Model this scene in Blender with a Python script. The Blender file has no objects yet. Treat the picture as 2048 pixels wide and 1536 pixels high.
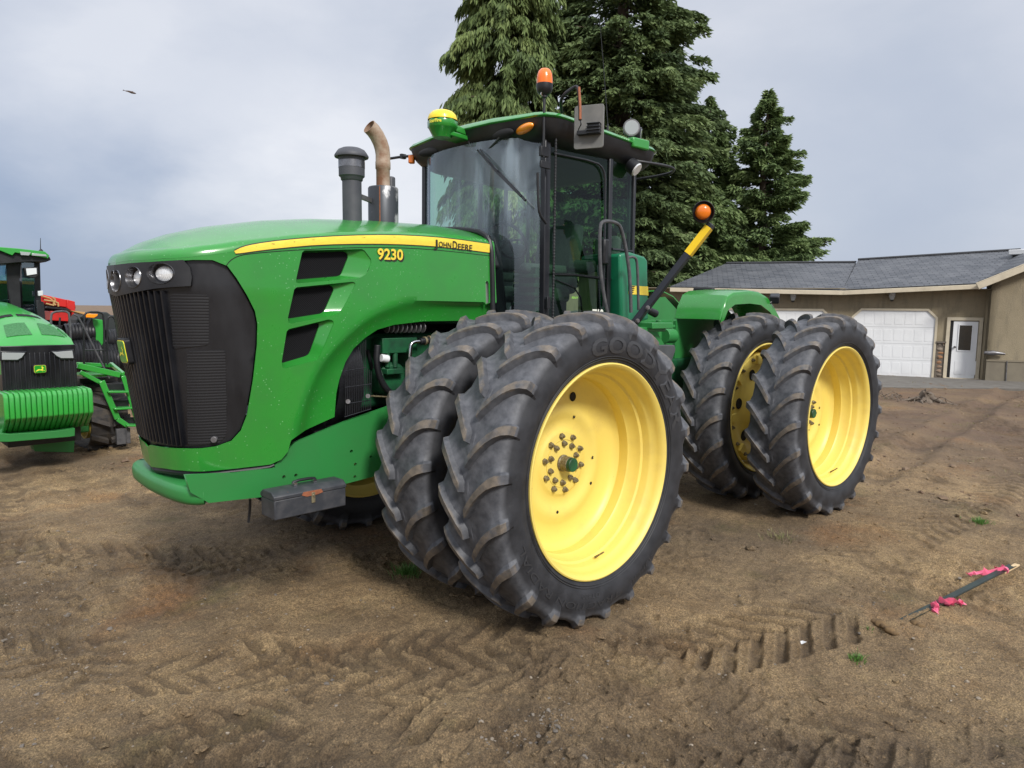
import bpy, math, random
import numpy as np
from mathutils import Vector, Matrix
from mathutils.geometry import delaunay_2d_cdt
random.seed(7); rng = np.random.default_rng(7)
PI = math.pi
scene = bpy.context.scene
COL = scene.collection

# ---------------------------------------------------------------- camera
CW, CH = 2048.0, 1536.0
P0 = np.array([3.2585, 4.2644, 1.871]); YAW, PIT, ROL, FPX = 3.9298, -0.1064, 0.0117, 1399.3
def _axes():
    f = np.array([math.cos(YAW)*math.cos(PIT), math.sin(YAW)*math.cos(PIT), math.sin(PIT)])
    r = np.cross(f, [0, 0, 1]); r /= np.linalg.norm(r); u = np.cross(r, f)
    c, s = math.cos(ROL), math.sin(ROL)
    return c*r+s*u, -s*r+c*u, f
AR, AU, AF = _axes()
def un(px, py, ax, val):
    """point of the plane ax=val seen at a photo position (surveying helper)"""
    d = AF+(px-CW/2)/FPX*AR-(py-CH/2)/FPX*AU
    i = 'xyz'.index(ax); t = (val-P0[i])/d[i]
    return P0+t*d
def raydir(px, py):
    return AF+(px-CW/2)/FPX*AR-(py-CH/2)/FPX*AU
cam_d = bpy.data.cameras.new('camera'); cam = bpy.data.objects.new('camera', cam_d); COL.objects.link(cam)
cam.matrix_world = Matrix(((AR[0], AU[0], -AF[0], P0[0]), (AR[1], AU[1], -AF[1], P0[1]), (AR[2], AU[2], -AF[2], P0[2]), (0, 0, 0, 1)))
cam_d.sensor_fit = 'HORIZONTAL'; cam_d.sensor_width = 36; cam_d.lens = 36*FPX/CW
cam_d.clip_start = 0.05; cam_d.clip_end = 3000
scene.camera = cam

# ---------------------------------------------------------------- materials
def mat(name, col, rough=.5, metal=0., **k):
    m = bpy.data.materials.new(name); m.use_nodes = True
    nt = m.node_tree; b = nt.nodes['Principled BSDF']
    b.inputs['Base Color'].default_value = (*col, 1); b.inputs['Roughness'].default_value = rough
    b.inputs['Metallic'].default_value = metal
    for kk, v in k.items():
        b.inputs[kk.replace('_', ' ')].default_value = v
    return m
def N(nt, t, **k):
    n = nt.nodes.new(t)
    for a, v in k.items():
        if a.startswith('i_'):
            n.inputs[int(a[2:]) if a[2:].isdigit() else a[2:].replace('_', ' ')].default_value = v
        else: setattr(n, a, v)
    return n
def ramp(nt, fac, stops):
    r = nt.nodes.new('ShaderNodeValToRGB'); e = r.color_ramp.elements
    while len(e) < len(stops): e.new(.5)
    for i, (p, c) in enumerate(stops):
        e[i].position = p; e[i].color = (*c, 1) if len(c) == 3 else c
    nt.links.new(fac, r.inputs[0]); return r.outputs[0]
def mixc(nt, fac, a, b, mode='MIX'):
    m = nt.nodes.new('ShaderNodeMix'); m.data_type = 'RGBA'; m.blend_type = mode
    for s, v in ((0, fac), (6, a), (7, b)):
        if isinstance(v, (int, float)): m.inputs[s].default_value = v
        elif isinstance(v, tuple): m.inputs[s].default_value = (*v, 1)
        else: nt.links.new(v, m.inputs[s])
    return m.outputs[2]
def noise(nt, scale, detail=4, rough=.55, coord='Object', stretch=None, dim=None):
    tc = nt.nodes.new('ShaderNodeTexCoord'); n = nt.nodes.new('ShaderNodeTexNoise')
    n.inputs['Scale'].default_value = scale; n.inputs['Detail'].default_value = detail; n.inputs['Roughness'].default_value = rough
    if stretch:
        mp = nt.nodes.new('ShaderNodeMapping'); mp.inputs['Scale'].default_value = stretch
        nt.links.new(tc.outputs[coord], mp.inputs[0]); nt.links.new(mp.outputs[0], n.inputs[0])
    else: nt.links.new(tc.outputs[coord], n.inputs[0])
    return n.outputs[0]
def bump(nt, h, strength=.3, dist=.01):
    b = nt.nodes.new('ShaderNodeBump'); b.inputs['Strength'].default_value = strength; b.inputs['Distance'].default_value = dist
    nt.links.new(h, b.inputs['Height'])
    nt.links.new(b.outputs[0], nt.nodes['Principled BSDF'].inputs['Normal']); return b
def worn(name, col, col2, scale=6, lo=.45, hi=.7, rough=(.35, .6), metal=0., bumpd=0, stretch=None, specks=None, coat=0, detail=6):
    """paint / plastic / metal with uneven dirt: base colour, second colour, noise driven"""
    m = mat(name, col, rough[0], metal); nt = m.node_tree; b = nt.nodes['Principled BSDF']
    n = noise(nt, scale, detail, .6, stretch=stretch)
    f = ramp(nt, n, [(lo, (0, 0, 0)), (hi, (1, 1, 1))])
    c = mixc(nt, f, col, col2)
    if specks:
        sc, thr, sc_col, amt = specks
        v = N(nt, 'ShaderNodeTexVoronoi'); v.inputs['Scale'].default_value = sc
        tc = nt.nodes.new('ShaderNodeTexCoord'); nt.links.new(tc.outputs['Object'], v.inputs[0])
        sf = ramp(nt, v.outputs[0], [(0, (amt,)*3), (thr, (0, 0, 0))])
        # only some cells carry a speck
        g = ramp(nt, v.outputs['Color'], [(.50, (0, 0, 0)), (.58, (1, 1, 1))])
        mul = N(nt, 'ShaderNodeMath', operation='MULTIPLY'); nt.links.new(sf, mul.inputs[0]); nt.links.new(g, mul.inputs[1])
        c = mixc(nt, mul.outputs[0], c, sc_col)
    nt.links.new(c, b.inputs['Base Color'])
    mr = N(nt, 'ShaderNodeMapRange'); mr.inputs['To Min'].default_value = rough[0]; mr.inputs['To Max'].default_value = rough[1]
    nt.links.new(n, mr.inputs[0]); nt.links.new(mr.outputs[0], b.inputs['Roughness'])
    if coat: b.inputs['Coat Weight'].default_value = coat; b.inputs['Coat Roughness'].default_value = .12
    if bumpd: bump(nt, n, .5, bumpd)
    return m
M = {}
M['green'] = worn('green_paint', (.021, .235, .027), (.026, .20, .031), 5, .4, .75, (.22, .36), specks=(42, .17, (.30, .55, .32), .75), coat=.6)
M['green_frame'] = worn('green_frame_paint', (.024, .20, .045), (.03, .17, .045), 4, .4, .8, (.35, .5), coat=.1)
M['green_dark'] = worn('green_dark_paint', (.010, .095, .035), (.006, .035, .018), 9, .4, .65, (.4, .6))
M['green_tank'] = worn('green_tank_plastic', (.006, .16, .075), (.008, .13, .06), 6, .4, .7, (.3, .45), coat=.2)
M['yellow'] = worn('yellow_paint', (.75, .585, .135), (.58, .43, .12), 4, .52, .90, (.36, .55), specks=(26, .07, (.25, .13, .04), .85))
M['yellow_decal'] = worn('yellow_decal', (.80, .62, .06), (.74, .54, .05), 30, .4, .6, (.35, .45), stretch=(1, 1, 9))
M['black'] = worn('black_plastic', (.007, .0075, .010), (.018, .019, .022), 6, .4, .75, (.38, .55))
M['black_gloss'] = worn('black_enamel', (.012, .013, .017), (.02, .021, .025), 5, .4, .7, (.25, .4))
M['black_rough'] = mat('black_matt', (.006, .006, .007), .85)
M['grey_metal'] = worn('grey_metal', (.20, .20, .21), (.11, .10, .10), 12, .4, .65, (.35, .55), .6)
M['chrome'] = mat('bright_metal', (.7, .7, .72), .18, 1.)
M['bolt'] = worn('bolt_metal', (.24, .21, .13), (.12, .09, .05), 60, .4, .6, (.45, .6), .25)
M['amber'] = mat('amber_lens', (.85, .20, .01), .18, Transmission_Weight=.15, Coat_Weight=.5)
M['amber_bright'] = mat('amber_lens_bright', (.95, .30, .015), .12, Coat_Weight=.6)
M['white'] = worn('white_paint', (.72, .74, .76), (.62, .64, .66), 3, .5, .8, (.45, .6))
M['lens_dim'] = mat('dull_lens', (.33, .35, .36), .15, 0., Coat_Weight=1.)
M['lens'] = mat('clear_lens', (.55, .58, .6), .08, .0, Coat_Weight=1.)
M['cream'] = worn('cream_panel', (.36, .30, .17), (.30, .25, .15), 5, .4, .7, (.5, .6))
M['seat'] = worn('seat_fabric', (.11, .125, .115), (.14, .155, .14), 40, .4, .6, (.85, .95))
M['decal_black'] = mat('decal_black', (.02, .018, .015), .4)
M['red'] = worn('red_paint', (.55, .018, .014), (.40, .015, .012), 5, .4, .7, (.35, .5))
M['wood'] = worn('pale_wood', (.62, .47, .28), (.5, .36, .2), 20, .4, .6, (.6, .8), stretch=(1, 1, 8))
M['pink'] = mat('pink_ribbon', (.90, .17, .30), .45, Transmission_Weight=.1)
def glass_mat(name, tint, alpha, rough=.02, streak_sheen=False):
    m = bpy.data.materials.new(name); m.use_nodes = True; nt = m.node_tree; nt.nodes.clear()
    o = N(nt, 'ShaderNodeOutputMaterial'); tr = N(nt, 'ShaderNodeBsdfTransparent'); gl = N(nt, 'ShaderNodeBsdfGlossy'); mx = N(nt, 'ShaderNodeMixShader')
    tr.inputs[0].default_value = (*tint, 1); gl.inputs['Roughness'].default_value = rough; gl.inputs[0].default_value = (.9, .95, 1, 1)
    fr = N(nt, 'ShaderNodeFresnel'); fr.inputs[0].default_value = 1.5
    ad = N(nt, 'ShaderNodeMath', operation='MULTIPLY_ADD'); ad.inputs[1].default_value = .62; ad.inputs[2].default_value = alpha
    nt.links.new(fr.outputs[0], ad.inputs[0])
    nt.links.new(ad.outputs[0], mx.inputs[0]); nt.links.new(tr.outputs[0], mx.inputs[1]); nt.links.new(gl.outputs[0], mx.inputs[2])
    last = mx.outputs[0]
    if streak_sheen:  # dried water streaks and dust, plus sky reflection painted into the pane
        df = N(nt, 'ShaderNodeBsdfDiffuse'); df.inputs[0].default_value = (.55, .68, .80, 1)
        n = noise(nt, 2.4, 3, .5, stretch=(1., 1.9, .32)); f = ramp(nt, n, [(.36, (.03,)*3), (.54, (.11,)*3), (.68, (.36,)*3)])
        tz_ = N(nt, 'ShaderNodeTexCoord'); sz_ = N(nt, 'ShaderNodeSeparateXYZ'); nt.links.new(tz_.outputs['Object'], sz_.inputs[0])
        mz = N(nt, 'ShaderNodeMapRange'); mz.inputs[1].default_value = 2.15; mz.inputs[2].default_value = 2.55; mz.inputs[3].default_value = .12; mz.inputs[4].default_value = 1.25; nt.links.new(sz_.outputs[2], mz.inputs[0])
        mm = N(nt, 'ShaderNodeMath', operation='MULTIPLY'); nt.links.new(f, mm.inputs[0]); nt.links.new(mz.outputs[0], mm.inputs[1]); f = mm.outputs[0]
        m2 = N(nt, 'ShaderNodeMixShader'); nt.links.new(f, m2.inputs[0]); nt.links.new(last, m2.inputs[1]); nt.links.new(df.outputs[0], m2.inputs[2]); last = m2.outputs[0]
    nt.links.new(last, o.inputs[0]); return m
M['glass_front'] = glass_mat('windscreen_glass', (.60, .76, .74), .07, streak_sheen=True)
M['glass_side'] = glass_mat('tinted_side_glass', (.42, .64, .50), .0)
M['glass_plain'] = glass_mat('window_glass', (.25, .3, .3), .12)

# ---------------------------------------------------------------- mesh helpers
def tagp(o, label=None, cat=None, group=None, kind=None):
    if label: o['label'] = label
    if cat: o['category'] = cat
    if group: o['group'] = group
    if kind: o['kind'] = kind
    return o
def link(o, parent=None):
    COL.objects.link(o)
    if parent is not None:
        o.parent = parent
        o.matrix_parent_inverse = ABS[parent.name].inverted()
    ABS[o.name] = (ABS[parent.name] @ o.matrix_parent_inverse @ o.matrix_basis) if parent is not None else o.matrix_basis.copy()
    return o
ABS = {}
def empty(name, loc=(0, 0, 0), parent=None, size=.2):
    o = bpy.data.objects.new(name, None); o.location = loc; o.empty_display_size = size
    return link(o, parent)
class MB:
    def __init__(s): s.v = []; s.f = []; s.a = []; s.fm = []
    def add(s, vs, fs, a=None, m=0):
        b = len(s.v); s.v += [tuple(map(float, p)) for p in vs]; s.f += [tuple(int(i)+b for i in f) for f in fs]
        s.a += list(a) if a is not None else [0.]*len(vs); s.fm += [m]*len(fs); return s
    def box(s, c, size, rot=None, m=0, taper=1.):
        x, y, z = [d/2 for d in size]
        P = [Vector((a*x*(taper if cc > 0 else 1), b*y*(taper if cc > 0 else 1), cc*z)) for a in (-1, 1) for b in (-1, 1) for cc in (-1, 1)]
        if rot is not None:
            if not isinstance(rot, Matrix): rot = Matrix.Rotation(rot[2], 3, 'Z') @ Matrix.Rotation(rot[1], 3, 'Y') @ Matrix.Rotation(rot[0], 3, 'X')
            P = [rot @ p for p in P]
        P = [p+Vector(c) for p in P]
        return s.add(P, [(0, 1, 3, 2), (4, 6, 7, 5), (0, 4, 5, 1), (2, 3, 7, 6), (0, 2, 6, 4), (1, 5, 7, 3)], m=m)
    def bar(s, p, q, w, h, up=(0, 0, 1), m=0):
        p = Vector(p); q = Vector(q); d = (q-p); L = d.length; d.normalize(); sd = d.cross(Vector(up)); sd.normalize(); u = sd.cross(d)
        R = Matrix((d, sd, u)).transposed()
        return s.box((p+q)/2, (L, w, h), R, m)
    def cyl(s, p, q, r0, r1=None, n=16, cap=True, m=0):
        r1 = r0 if r1 is None else r1
        return s.rings([(p, r0), (q, r1)], n, cap, m)
    def rings(s, pr, n=16, cap=True, m=0):
        """tube along a path of (point, radius)"""
        pts = [Vector(p) for p, _ in pr]; vs = []; fs = []; prev = None
        for i, (p, r) in enumerate(zip(pts, [r for _, r in pr])):
            if i == 0: d = pts[1]-pts[0]
            elif i == len(pts)-1: d = pts[-1]-pts[-2]
            else: d = (pts[i+1]-p).normalized()+(p-pts[i-1]).normalized()
            if d.length < 1e-2*(1 if 0 < i < len(pts)-1 else 1e-6): d = prev_d.copy()
            d.normalize()
            if i and d.dot(prev_d) < 0: d = -d
            prev_d = d
            if prev is None:
                a = d.orthogonal().normalized()
            else:
                a = prev-d*prev.dot(d)
                a = a.normalized() if a.length > 1e-6 else d.orthogonal().normalized()
            prev = a; b = d.cross(a)
            vs += [p+(a*math.cos(2*PI*k/n)+b*math.sin(2*PI*k/n))*r for k in range(n)]
            if i:
                o = (i-1)*n
                fs += [(o+k, o+(k+1) % n, o+n+(k+1) % n, o+n+k) for k in range(n)]
        if cap:
            fs.append(tuple(range(n))[::-1]); o = (len(pts)-1)*n; fs.append(tuple(o+k for k in range(n)))
        return s.add(vs, fs, m=m)
    def tube(s, path, r, n=8, smooth=0, m=0):
        pts = [np.array(p, float) for p in path]
        for _ in range(smooth):
            q = [pts[0]]
            for a, b in zip(pts[:-1], pts[1:]): q += [a*.75+b*.25, a*.25+b*.75]
            q.append(pts[-1]); pts = q
        return s.rings([(p, r) for p in pts], n, True, m)
    def lathe(s, prof, c=(0, 0, 0), ax='z', n=32, m=0, a0=0, a1=2*PI):
        """prof: list of (radius, height)"""
        vs = []; full = abs(a1-a0-2*PI) < 1e-6; k = n if full else n+1
        for r, h in prof:
            for i in range(k):
                t = a0+(a1-a0)*i/n; x, y = r*math.cos(t), r*math.sin(t)
                p = {'z': (x, y, h), 'y': (x, h, y), 'x': (h, x, y)}[ax]
                vs.append((p[0]+c[0], p[1]+c[1], p[2]+c[2]))
        fs = []
        for j in range(len(prof)-1):
            for i in range(n):
                i2 = (i+1) % k
                f = (j*k+i, j*k+i2, (j+1)*k+i2, (j+1)*k+i)
                fs.append(f if ax != 'y' else f[::-1])
        return s.add(vs, fs, m=m)
    def prism(s, poly, f0, f1, m=0):
        """polygon (2-D) to 3-D by f0 (front) and f1 (back)"""
        n = len(poly); vs = [f0(*p) for p in poly]+[f1(*p) for p in poly]
        return s.add(vs, [tuple(range(n)), tuple(range(2*n-1, n-1, -1))]+[(i, i+n, (i+1) % n+n, (i+1) % n) for i in range(n)], m=m)
    def build(s, name, mt, parent=None, smooth=35, bevel=0, at=None, solid=0, subsurf=0, recalc=True, seg=2):
        me = bpy.data.meshes.new(name)
        v = np.array(s.v, float).reshape(-1, 3)
        if at is not None: v = v-np.array(at)
        me.from_pydata(v.tolist(), [], s.f)
        for x in (mt if isinstance(mt, (list, tuple)) else [mt]): me.materials.append(x if not isinstance(x, str) else M[x])
        if len(s.fm) == len(me.polygons): me.polygons.foreach_set('material_index', s.fm)
        if any(s.a):
            at_ = me.attributes.new('wear', 'FLOAT', 'POINT'); at_.data.foreach_set('value', s.a)
        if recalc:
            import bmesh
            bm = bmesh.new(); bm.from_mesh(me); bmesh.ops.recalc_face_normals(bm, faces=bm.faces); bm.to_mesh(me); bm.free()
        me.polygons.foreach_set('use_smooth', [bool(smooth)]*len(me.polygons))
        if smooth and smooth < 179: me.set_sharp_from_angle(angle=math.radians(smooth))
        if solid and smooth:
            cnt = np.zeros(len(me.edges), int)
            le = np.zeros(len(me.loops), int); me.loops.foreach_get('edge_index', le); np.add.at(cnt, le, 1)
            sh = me.attributes.get('sharp_edge') or me.attributes.new('sharp_edge', 'BOOLEAN', 'EDGE')
            cur = np.zeros(len(me.edges), bool); sh.data.foreach_get('value', cur); sh.data.foreach_set('value', cur | (cnt == 1))
        me.update()
        o = bpy.data.objects.new(name, me)
        if at is not None: o.location = at
        link(o, parent)
        if solid:
            md = o.modifiers.new('Solidify', 'SOLIDIFY'); md.thickness = solid; md.offset = -1
        if bevel:
            md = o.modifiers.new('Bevel', 'BEVEL'); md.width = bevel; md.segments = seg; md.limit_method = 'ANGLE'; md.angle_limit = math.radians(40)
        if subsurf:
            md = o.modifiers.new('Subsurf', 'SUBSURF'); md.levels = subsurf; md.render_levels = subsurf
        return o
def inpoly(px, py, poly):
    """vectorised point in polygon"""
    P = np.asarray(poly); x = np.asarray(px); y = np.asarray(py); ins = np.zeros(x.shape, bool)
    for (x0, y0), (x1, y1) in zip(P, np.roll(P, -1, 0)):
        c = ((y0 > y) != (y1 > y)) & (x < (x1-x0)*(y-y0)/((y1-y0) if y1 != y0 else 1e-12)+x0)
        ins ^= c
    return ins
def densify(poly, step, closed=True):
    out = []; n = len(poly)
    for i in range(n if closed else n-1):
        a = np.array(poly[i], float); b = np.array(poly[(i+1) % n], float); k = max(1, int(np.linalg.norm(b-a)/step))
        out += [tuple(a+(b-a)*j/k) for j in range(k)]
    if not closed: out.append(tuple(poly[-1]))
    return out
def panel(mb, outline, holes, fn, step=.03, m=0):
    """triangulated sheet with holes; outline in 2-D, mapped to 3-D by fn"""
    ol = densify(outline, step); hs = [densify(h, step) for h in holes]
    V = [Vector(p) for p in ol]; E = [(i, (i+1) % len(ol)) for i in range(len(ol))]
    for h in hs:
        b = len(V); V += [Vector(p) for p in h]; E += [(b+i, b+(i+1) % len(h)) for i in range(len(h))]
    A = np.array(ol); lo = A.min(0); hi = A.max(0)
    gx, gy = np.meshgrid(np.arange(lo[0]+step/2, hi[0], step), np.arange(lo[1]+step/2, hi[1], step)); gx = gx.ravel(); gy = gy.ravel()
    k = inpoly(gx, gy, ol)
    for h in hs: k &= ~inpoly(gx, gy, h)
    gx = gx[k]; gy = gy[k]; allb = np.array([tuple(v) for v in V])
    for x, y in zip(gx, gy):
        if ((allb[:, 0]-x)**2+(allb[:, 1]-y)**2).min() > (step*.45)**2: V.append(Vector((x, y)))
    vo, eo, fo, *_ = delaunay_2d_cdt(V, E, [], 0, 1e-6)
    vv = np.array([tuple(v) for v in vo]); ff = [f for f in fo]
    cen = np.array([vv[list(f)].mean(0) for f in ff]); k = inpoly(cen[:, 0], cen[:, 1], ol)
    for h in hs: k &= ~inpoly(cen[:, 0], cen[:, 1], h)
    mb.add([fn(*p) for p in vv], [f for f, kk in zip(ff, k) if kk], m=m)
    return mb
def text_mesh(txt, size, depth=.0, bold=0., font_res=3, shear=0., spacing=1.):
    """2-D glyph triangles of a word: verts (x,y,z), faces; x starts at 0"""
    cu = bpy.data.curves.new('lettering', 'FONT'); cu.body = txt; cu.size = size; cu.extrude = depth; cu.offset = bold; cu.resolution_u = font_res; cu.shear = shear; cu.space_character = spacing
    o = bpy.data.objects.new('lettering', cu); COL.objects.link(o)
    dg = bpy.context.evaluated_depsgraph_get(); me = bpy.data.meshes.new_from_object(o.evaluated_get(dg))
    vs = np.array([tuple(v.co) for v in me.vertices]); fs = [tuple(p.vertices) for p in me.polygons]
    bpy.data.objects.remove(o); bpy.data.curves.remove(cu); bpy.data.meshes.remove(me)
    return vs, fs
def interp(pts):
    a = np.array(pts, float)
    return lambda x: np.interp(x, a[:, 0], a[:, 1])
def smoothcurve(pts, k=3):
    pts = [np.array(p, float) for p in pts]
    for _ in range(k):
        q = [pts[0]]
        for a, b in zip(pts[:-1], pts[1:]): q += [a*.75+b*.25, a*.25+b*.75]
        q.append(pts[-1]); pts = q
    return pts
def sstep(a, b, x):
    t = np.clip((x-a)/(b-a), 0, 1); return t*t*(3-2*t)
# numpy gradient noise, world-space
_G = rng.permutation(1024)
def vnoise(x, y, seed=0):
    x = np.asarray(x, float); y = np.asarray(y, float)
    xi = np.floor(x).astype(int); yi = np.floor(y).astype(int); xf = x-xi; yf = y-yi
    u = xf*xf*xf*(xf*(xf*6-15)+10); v = yf*yf*yf*(yf*(yf*6-15)+10)
    def g(a, b, dx, dy):
        h = _G[(_G[(a+seed*37) & 1023]+b) & 1023]/1024*2*PI
        return np.cos(h)*dx+np.sin(h)*dy
    return ((g(xi, yi, xf, yf)*(1-u)+g(xi+1, yi, xf-1, yf)*u)*(1-v)+(g(xi, yi+1, xf, yf-1)*(1-u)+g(xi+1, yi+1, xf-1, yf-1)*u)*v)*1.5
def fbm(x, y, oct=4, seed=0, gain=.5):
    s = 0; a = 1; f = 1
    for i in range(oct): s = s+a*vnoise(x*f, y*f, seed+i); a *= gain; f *= 2.03
    return s
M['dome_yellow'] = mat('dome_yellow', (.85, .62, .02), .35, Coat_Weight=.3)
M['beacon_orange'] = mat('beacon_orange', (.90, .17, .01), .25, Coat_Weight=.4)
M['rail_grey'] = worn('rail_grey', (.055, .056, .062), (.10, .10, .105), 20, .4, .7, (.4, .6))
M['console_grey'] = worn('console_grey', (.06, .065, .07), (.08, .085, .09), 6, .4, .7, (.5, .7))
M['cream_dark'] = mat('headliner_cloth', (.10, .09, .07), .9)
M['mirror_grey'] = worn('mirror_back', (.13, .13, .125), (.18, .175, .165), 8, .4, .7, (.5, .7))
M['rust'] = worn('rust', (.30, .10, .045), (.20, .07, .035), 40, .4, .7, (.7, .9))
M['rust_pipe'] = worn('rusty_pipe', (.36, .28, .21), (.20, .095, .05), 7, .42, .60, (.6, .85), bumpd=.001, specks=(70, .3, (.16, .08, .05), .7))
M['muffler'] = worn('muffler_worn', (.40, .40, .41), (.05, .055, .065), 5.5, .50, .56, (.35, .5), .35, stretch=(1, 1, .6))
M['stack_grey'] = worn('stack_grey', (.05, .053, .064), (.07, .073, .083), 9, .4, .7, (.5, .65))
M['arm_blue_black'] = worn('arm_paint', (.014, .017, .026), (.02, .023, .03), 9, .4, .7, (.3, .5))
M['tape_yellow'] = mat('reflective_tape', (.85, .57, .01), .4)
M['white_decal'] = mat('white_decal', (.75, .74, .68), .5)
M['emblem_green_light'] = mat('sticker_green', (.25, .55, .08), .5)
M['toolbox_paint'] = worn('toolbox_paint', (.032, .035, .042), (.065, .065, .07), 14, .45, .75, (.4, .65), specks=(30, .12, (.22, .10, .06), .7))
M['chrome_dark'] = worn('lamp_bowl', (.25, .25, .26), (.12, .12, .13), 20, .4, .7, (.2, .35), .9)
lm = mat('lamp_glass', (.72, .74, .76), .12, .0, Coat_Weight=1., Metallic=.15); nt = lm.node_tree
w_ = N(nt, 'ShaderNodeTexWave'); w_.bands_direction = 'Y'; w_.inputs['Scale'].default_value = 40; tc = N(nt, 'ShaderNodeTexCoord'); nt.links.new(tc.outputs['Object'], w_.inputs[0]); bump(nt, w_.outputs['Fac'], .35, .004); M['lamp_glass'] = lm
M['grip_grey'] = mat('grip_grey', (.22, .25, .22), .5)
# ================================================================ MAIN TRACTOR: wheels
def rubber_mat():
    m = mat('tyre_rubber', (.03, .031, .035), .6); nt = m.node_tree; b = nt.nodes['Principled BSDF']
    at = N(nt, 'ShaderNodeAttribute', attribute_name='wear')
    n1 = noise(nt, 9, 7, .65); n2 = noise(nt, 22, 6, .55); n3 = noise(nt, 3.2, 4, .6)
    dust = ramp(nt, n1, [(.35, (.013, .014, .017)), (.66, (.028, .029, .034)), (.85, (.06, .058, .058))])
    # attribute: 0 sidewall, .5 tread floor, 1 lug top
    f1 = ramp(nt, at.outputs['Fac'], [(.0, (0, 0, 0)), (.4, (1, 1, 1))])
    c = mixc(nt, f1, dust, ramp(nt, n2, [(.28, (.042, .045, .053)), (.72, (.105, .108, .120))]))
    a2 = N(nt, 'ShaderNodeMath', operation='MULTIPLY_ADD'); nt.links.new(n1, a2.inputs[0]); a2.inputs[1].default_value = 1.1; 
    nt.links.new(at.outputs['Fac'], a2.inputs[2])
    f2 = ramp(nt, a2.outputs[0], [(0, (0, 0, 0)), (1, (0, 0, 0))])
    mr = N(nt, 'ShaderNodeMapRange'); mr.inputs[1].default_value = 1.42; mr.inputs[2].default_value = 1.62
    nt.links.new(a2.outputs[0], mr.inputs[0])
    brown = ramp(nt, n2, [(.3, (.075, .066, .056)), (.7, (.19, .155, .12))])
    c = mixc(nt, mr.outputs[0], c, brown)
    nt.links.new(c, b.inputs['Base Color'])
    rr = N(nt, 'ShaderNodeMapRange'); rr.inputs['To Min'].default_value = .42; rr.inputs['To Max'].default_value = .8
    nt.links.new(n1, rr.inputs[0]); nt.links.new(rr.outputs[0], b.inputs['Roughness'])
    bump(nt, n2, .35, .003); return m
M['rubber'] = rubber_mat()
M['rubber_text'] = mat('tyre_lettering', (.036, .037, .041), .5)
NLUG = 22
_half = [(0, .905), (.012, .905), (.018, .905), (.05, .904), (.09, .902), (.13, .898), (.165, .890), (.19, .880), (.207, .866), (.219, .848), (.228, .826), (.235, .80), (.240, .77), (.240, .74), (.232, .705), (.222, .68), (.210, .655), (.204, .638), (.197, .63)]
def gshift(u): return .26*(1-(1-min(u, .215)/.215)**1.28)
def lugh(u, r):
    if u <= .013: return 0.
    if u < .02: return .040
    if u <= .18: return .045
    if r > .86: return .044
    return .044*max(0, 1-(.866-r)/.055)**.8
def make_tyre(yc=-.215):
    mb = MB(); prof = [(-u, r) for u, r in _half[::-1]]+_half[1:]
    arc = [abs(u) for u, r in prof]
    # normals of the profile
    P = np.array(prof); T = np.gradient(P, axis=0); Nn = np.stack([-T[:, 1]*-1*-1, T[:, 0]], -1); Nn = np.stack([-T[:, 1], T[:, 0]], -1); Nn /= np.linalg.norm(Nn, axis=1)[:, None]
    cols = [-.13, -.085, 0, .085, .135, .25, .37, .415, .5, .585, .635, .75]
    nc = len(cols); n = nc*NLUG; vs = []; at = []
    for j, (s, r) in enumerate(prof):
        u = abs(s); h0 = lugh(u, r); gs = gshift(u); side = 1 if s > 0 else (-1 if s < 0 else 0)
        wfac = 1+.12*sstep(.1, .2, u)
        for k in range(NLUG):
            for c in cols:
                cc = c if side <= 0 else c-.5
                d = abs((cc+.5) % 1-.5)
                up = (d < .11) and side != 0
                sg_ = ((cc+.5) % 1-.5)
                h = h0 if up else (h0*.34 if (side and .11 < sg_ < .2 and u > .06) else (h0*.12 if (side and .2 < sg_ < .3 and u > .09) else 0.))
                # floor scoops between the lugs
                if not up and h0 > 0 and d > .3: h = -.004
                rr = r+Nn[j][1]*h; ss = s+Nn[j][0]*h
                dd = ((cc+.5) % 1-.5)
                shift = dd*(wfac-1) if d < .2 else 0
                th = (k+c+shift)/NLUG*2*PI+gs
                vs.append((rr*math.cos(th), yc+ss, rr*math.sin(th)))
                w = 1. if (up and h0 > .03) else (.5 if r > .86 else (.28 if r > .83 else 0.))
                at.append(w)
    fs = []
    for j in range(len(prof)-1):
        for i in range(n): fs.append((j*n+i, (j+1)*n+i, (j+1)*n+(i+1) % n, j*n+(i+1) % n))
    # moulding rings on the outer wall
    mb.add(vs, fs, at)
    for s_ in (1,):
        for r, y in ((.672, .2215), (.685, .2265)):
            mb.lathe([(r-.003, yc+y-.001), (r, yc+y+.003), (r+.003, yc+y+.001)], ax='y', n=96)
    return mb
def side_y(r, yc=-.215):
    a = np.array(_half[8:]); return yc+np.interp(r, a[::-1, 1], a[::-1, 0])
def arc_text(mb, txt, r0, size, a_start, a_end=None, flip=False, bold=0., off=.004):
    """raised lettering round the sidewall; reads clockwise (seen from outside) from a_start"""
    vs, fs = text_mesh(txt, size, 0, bold)
    # visual clockwise: theta measured from +x to +z; outside viewer at +y sees +x on the left
    W_ = vs[:, 0].max(); sc = 1.
    if a_end is not None: sc = abs(a_end-a_start)*r0/W_
    x = vs[:, 0]*sc; y = vs[:, 1]
    if not flip: th = a_start-np.pi*0-(-x/r0); r = r0+y     # placeholder orientation set below
    th = a_start+(x/r0)*(1 if not flip else -1); r = r0+(y if not flip else -y)
    # looking from +y, +x is on the viewer's left, so increasing phi = pi-theta is counter-clockwise
    X = -r*np.sin(th); Z = r*np.cos(th)     # th=0 at the top, growing to the viewer's right (towards -x)
    Y = side_y(r)+off
    mb.add(np.stack([X, Y, Z], -1), fs)
WH = {}
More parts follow.
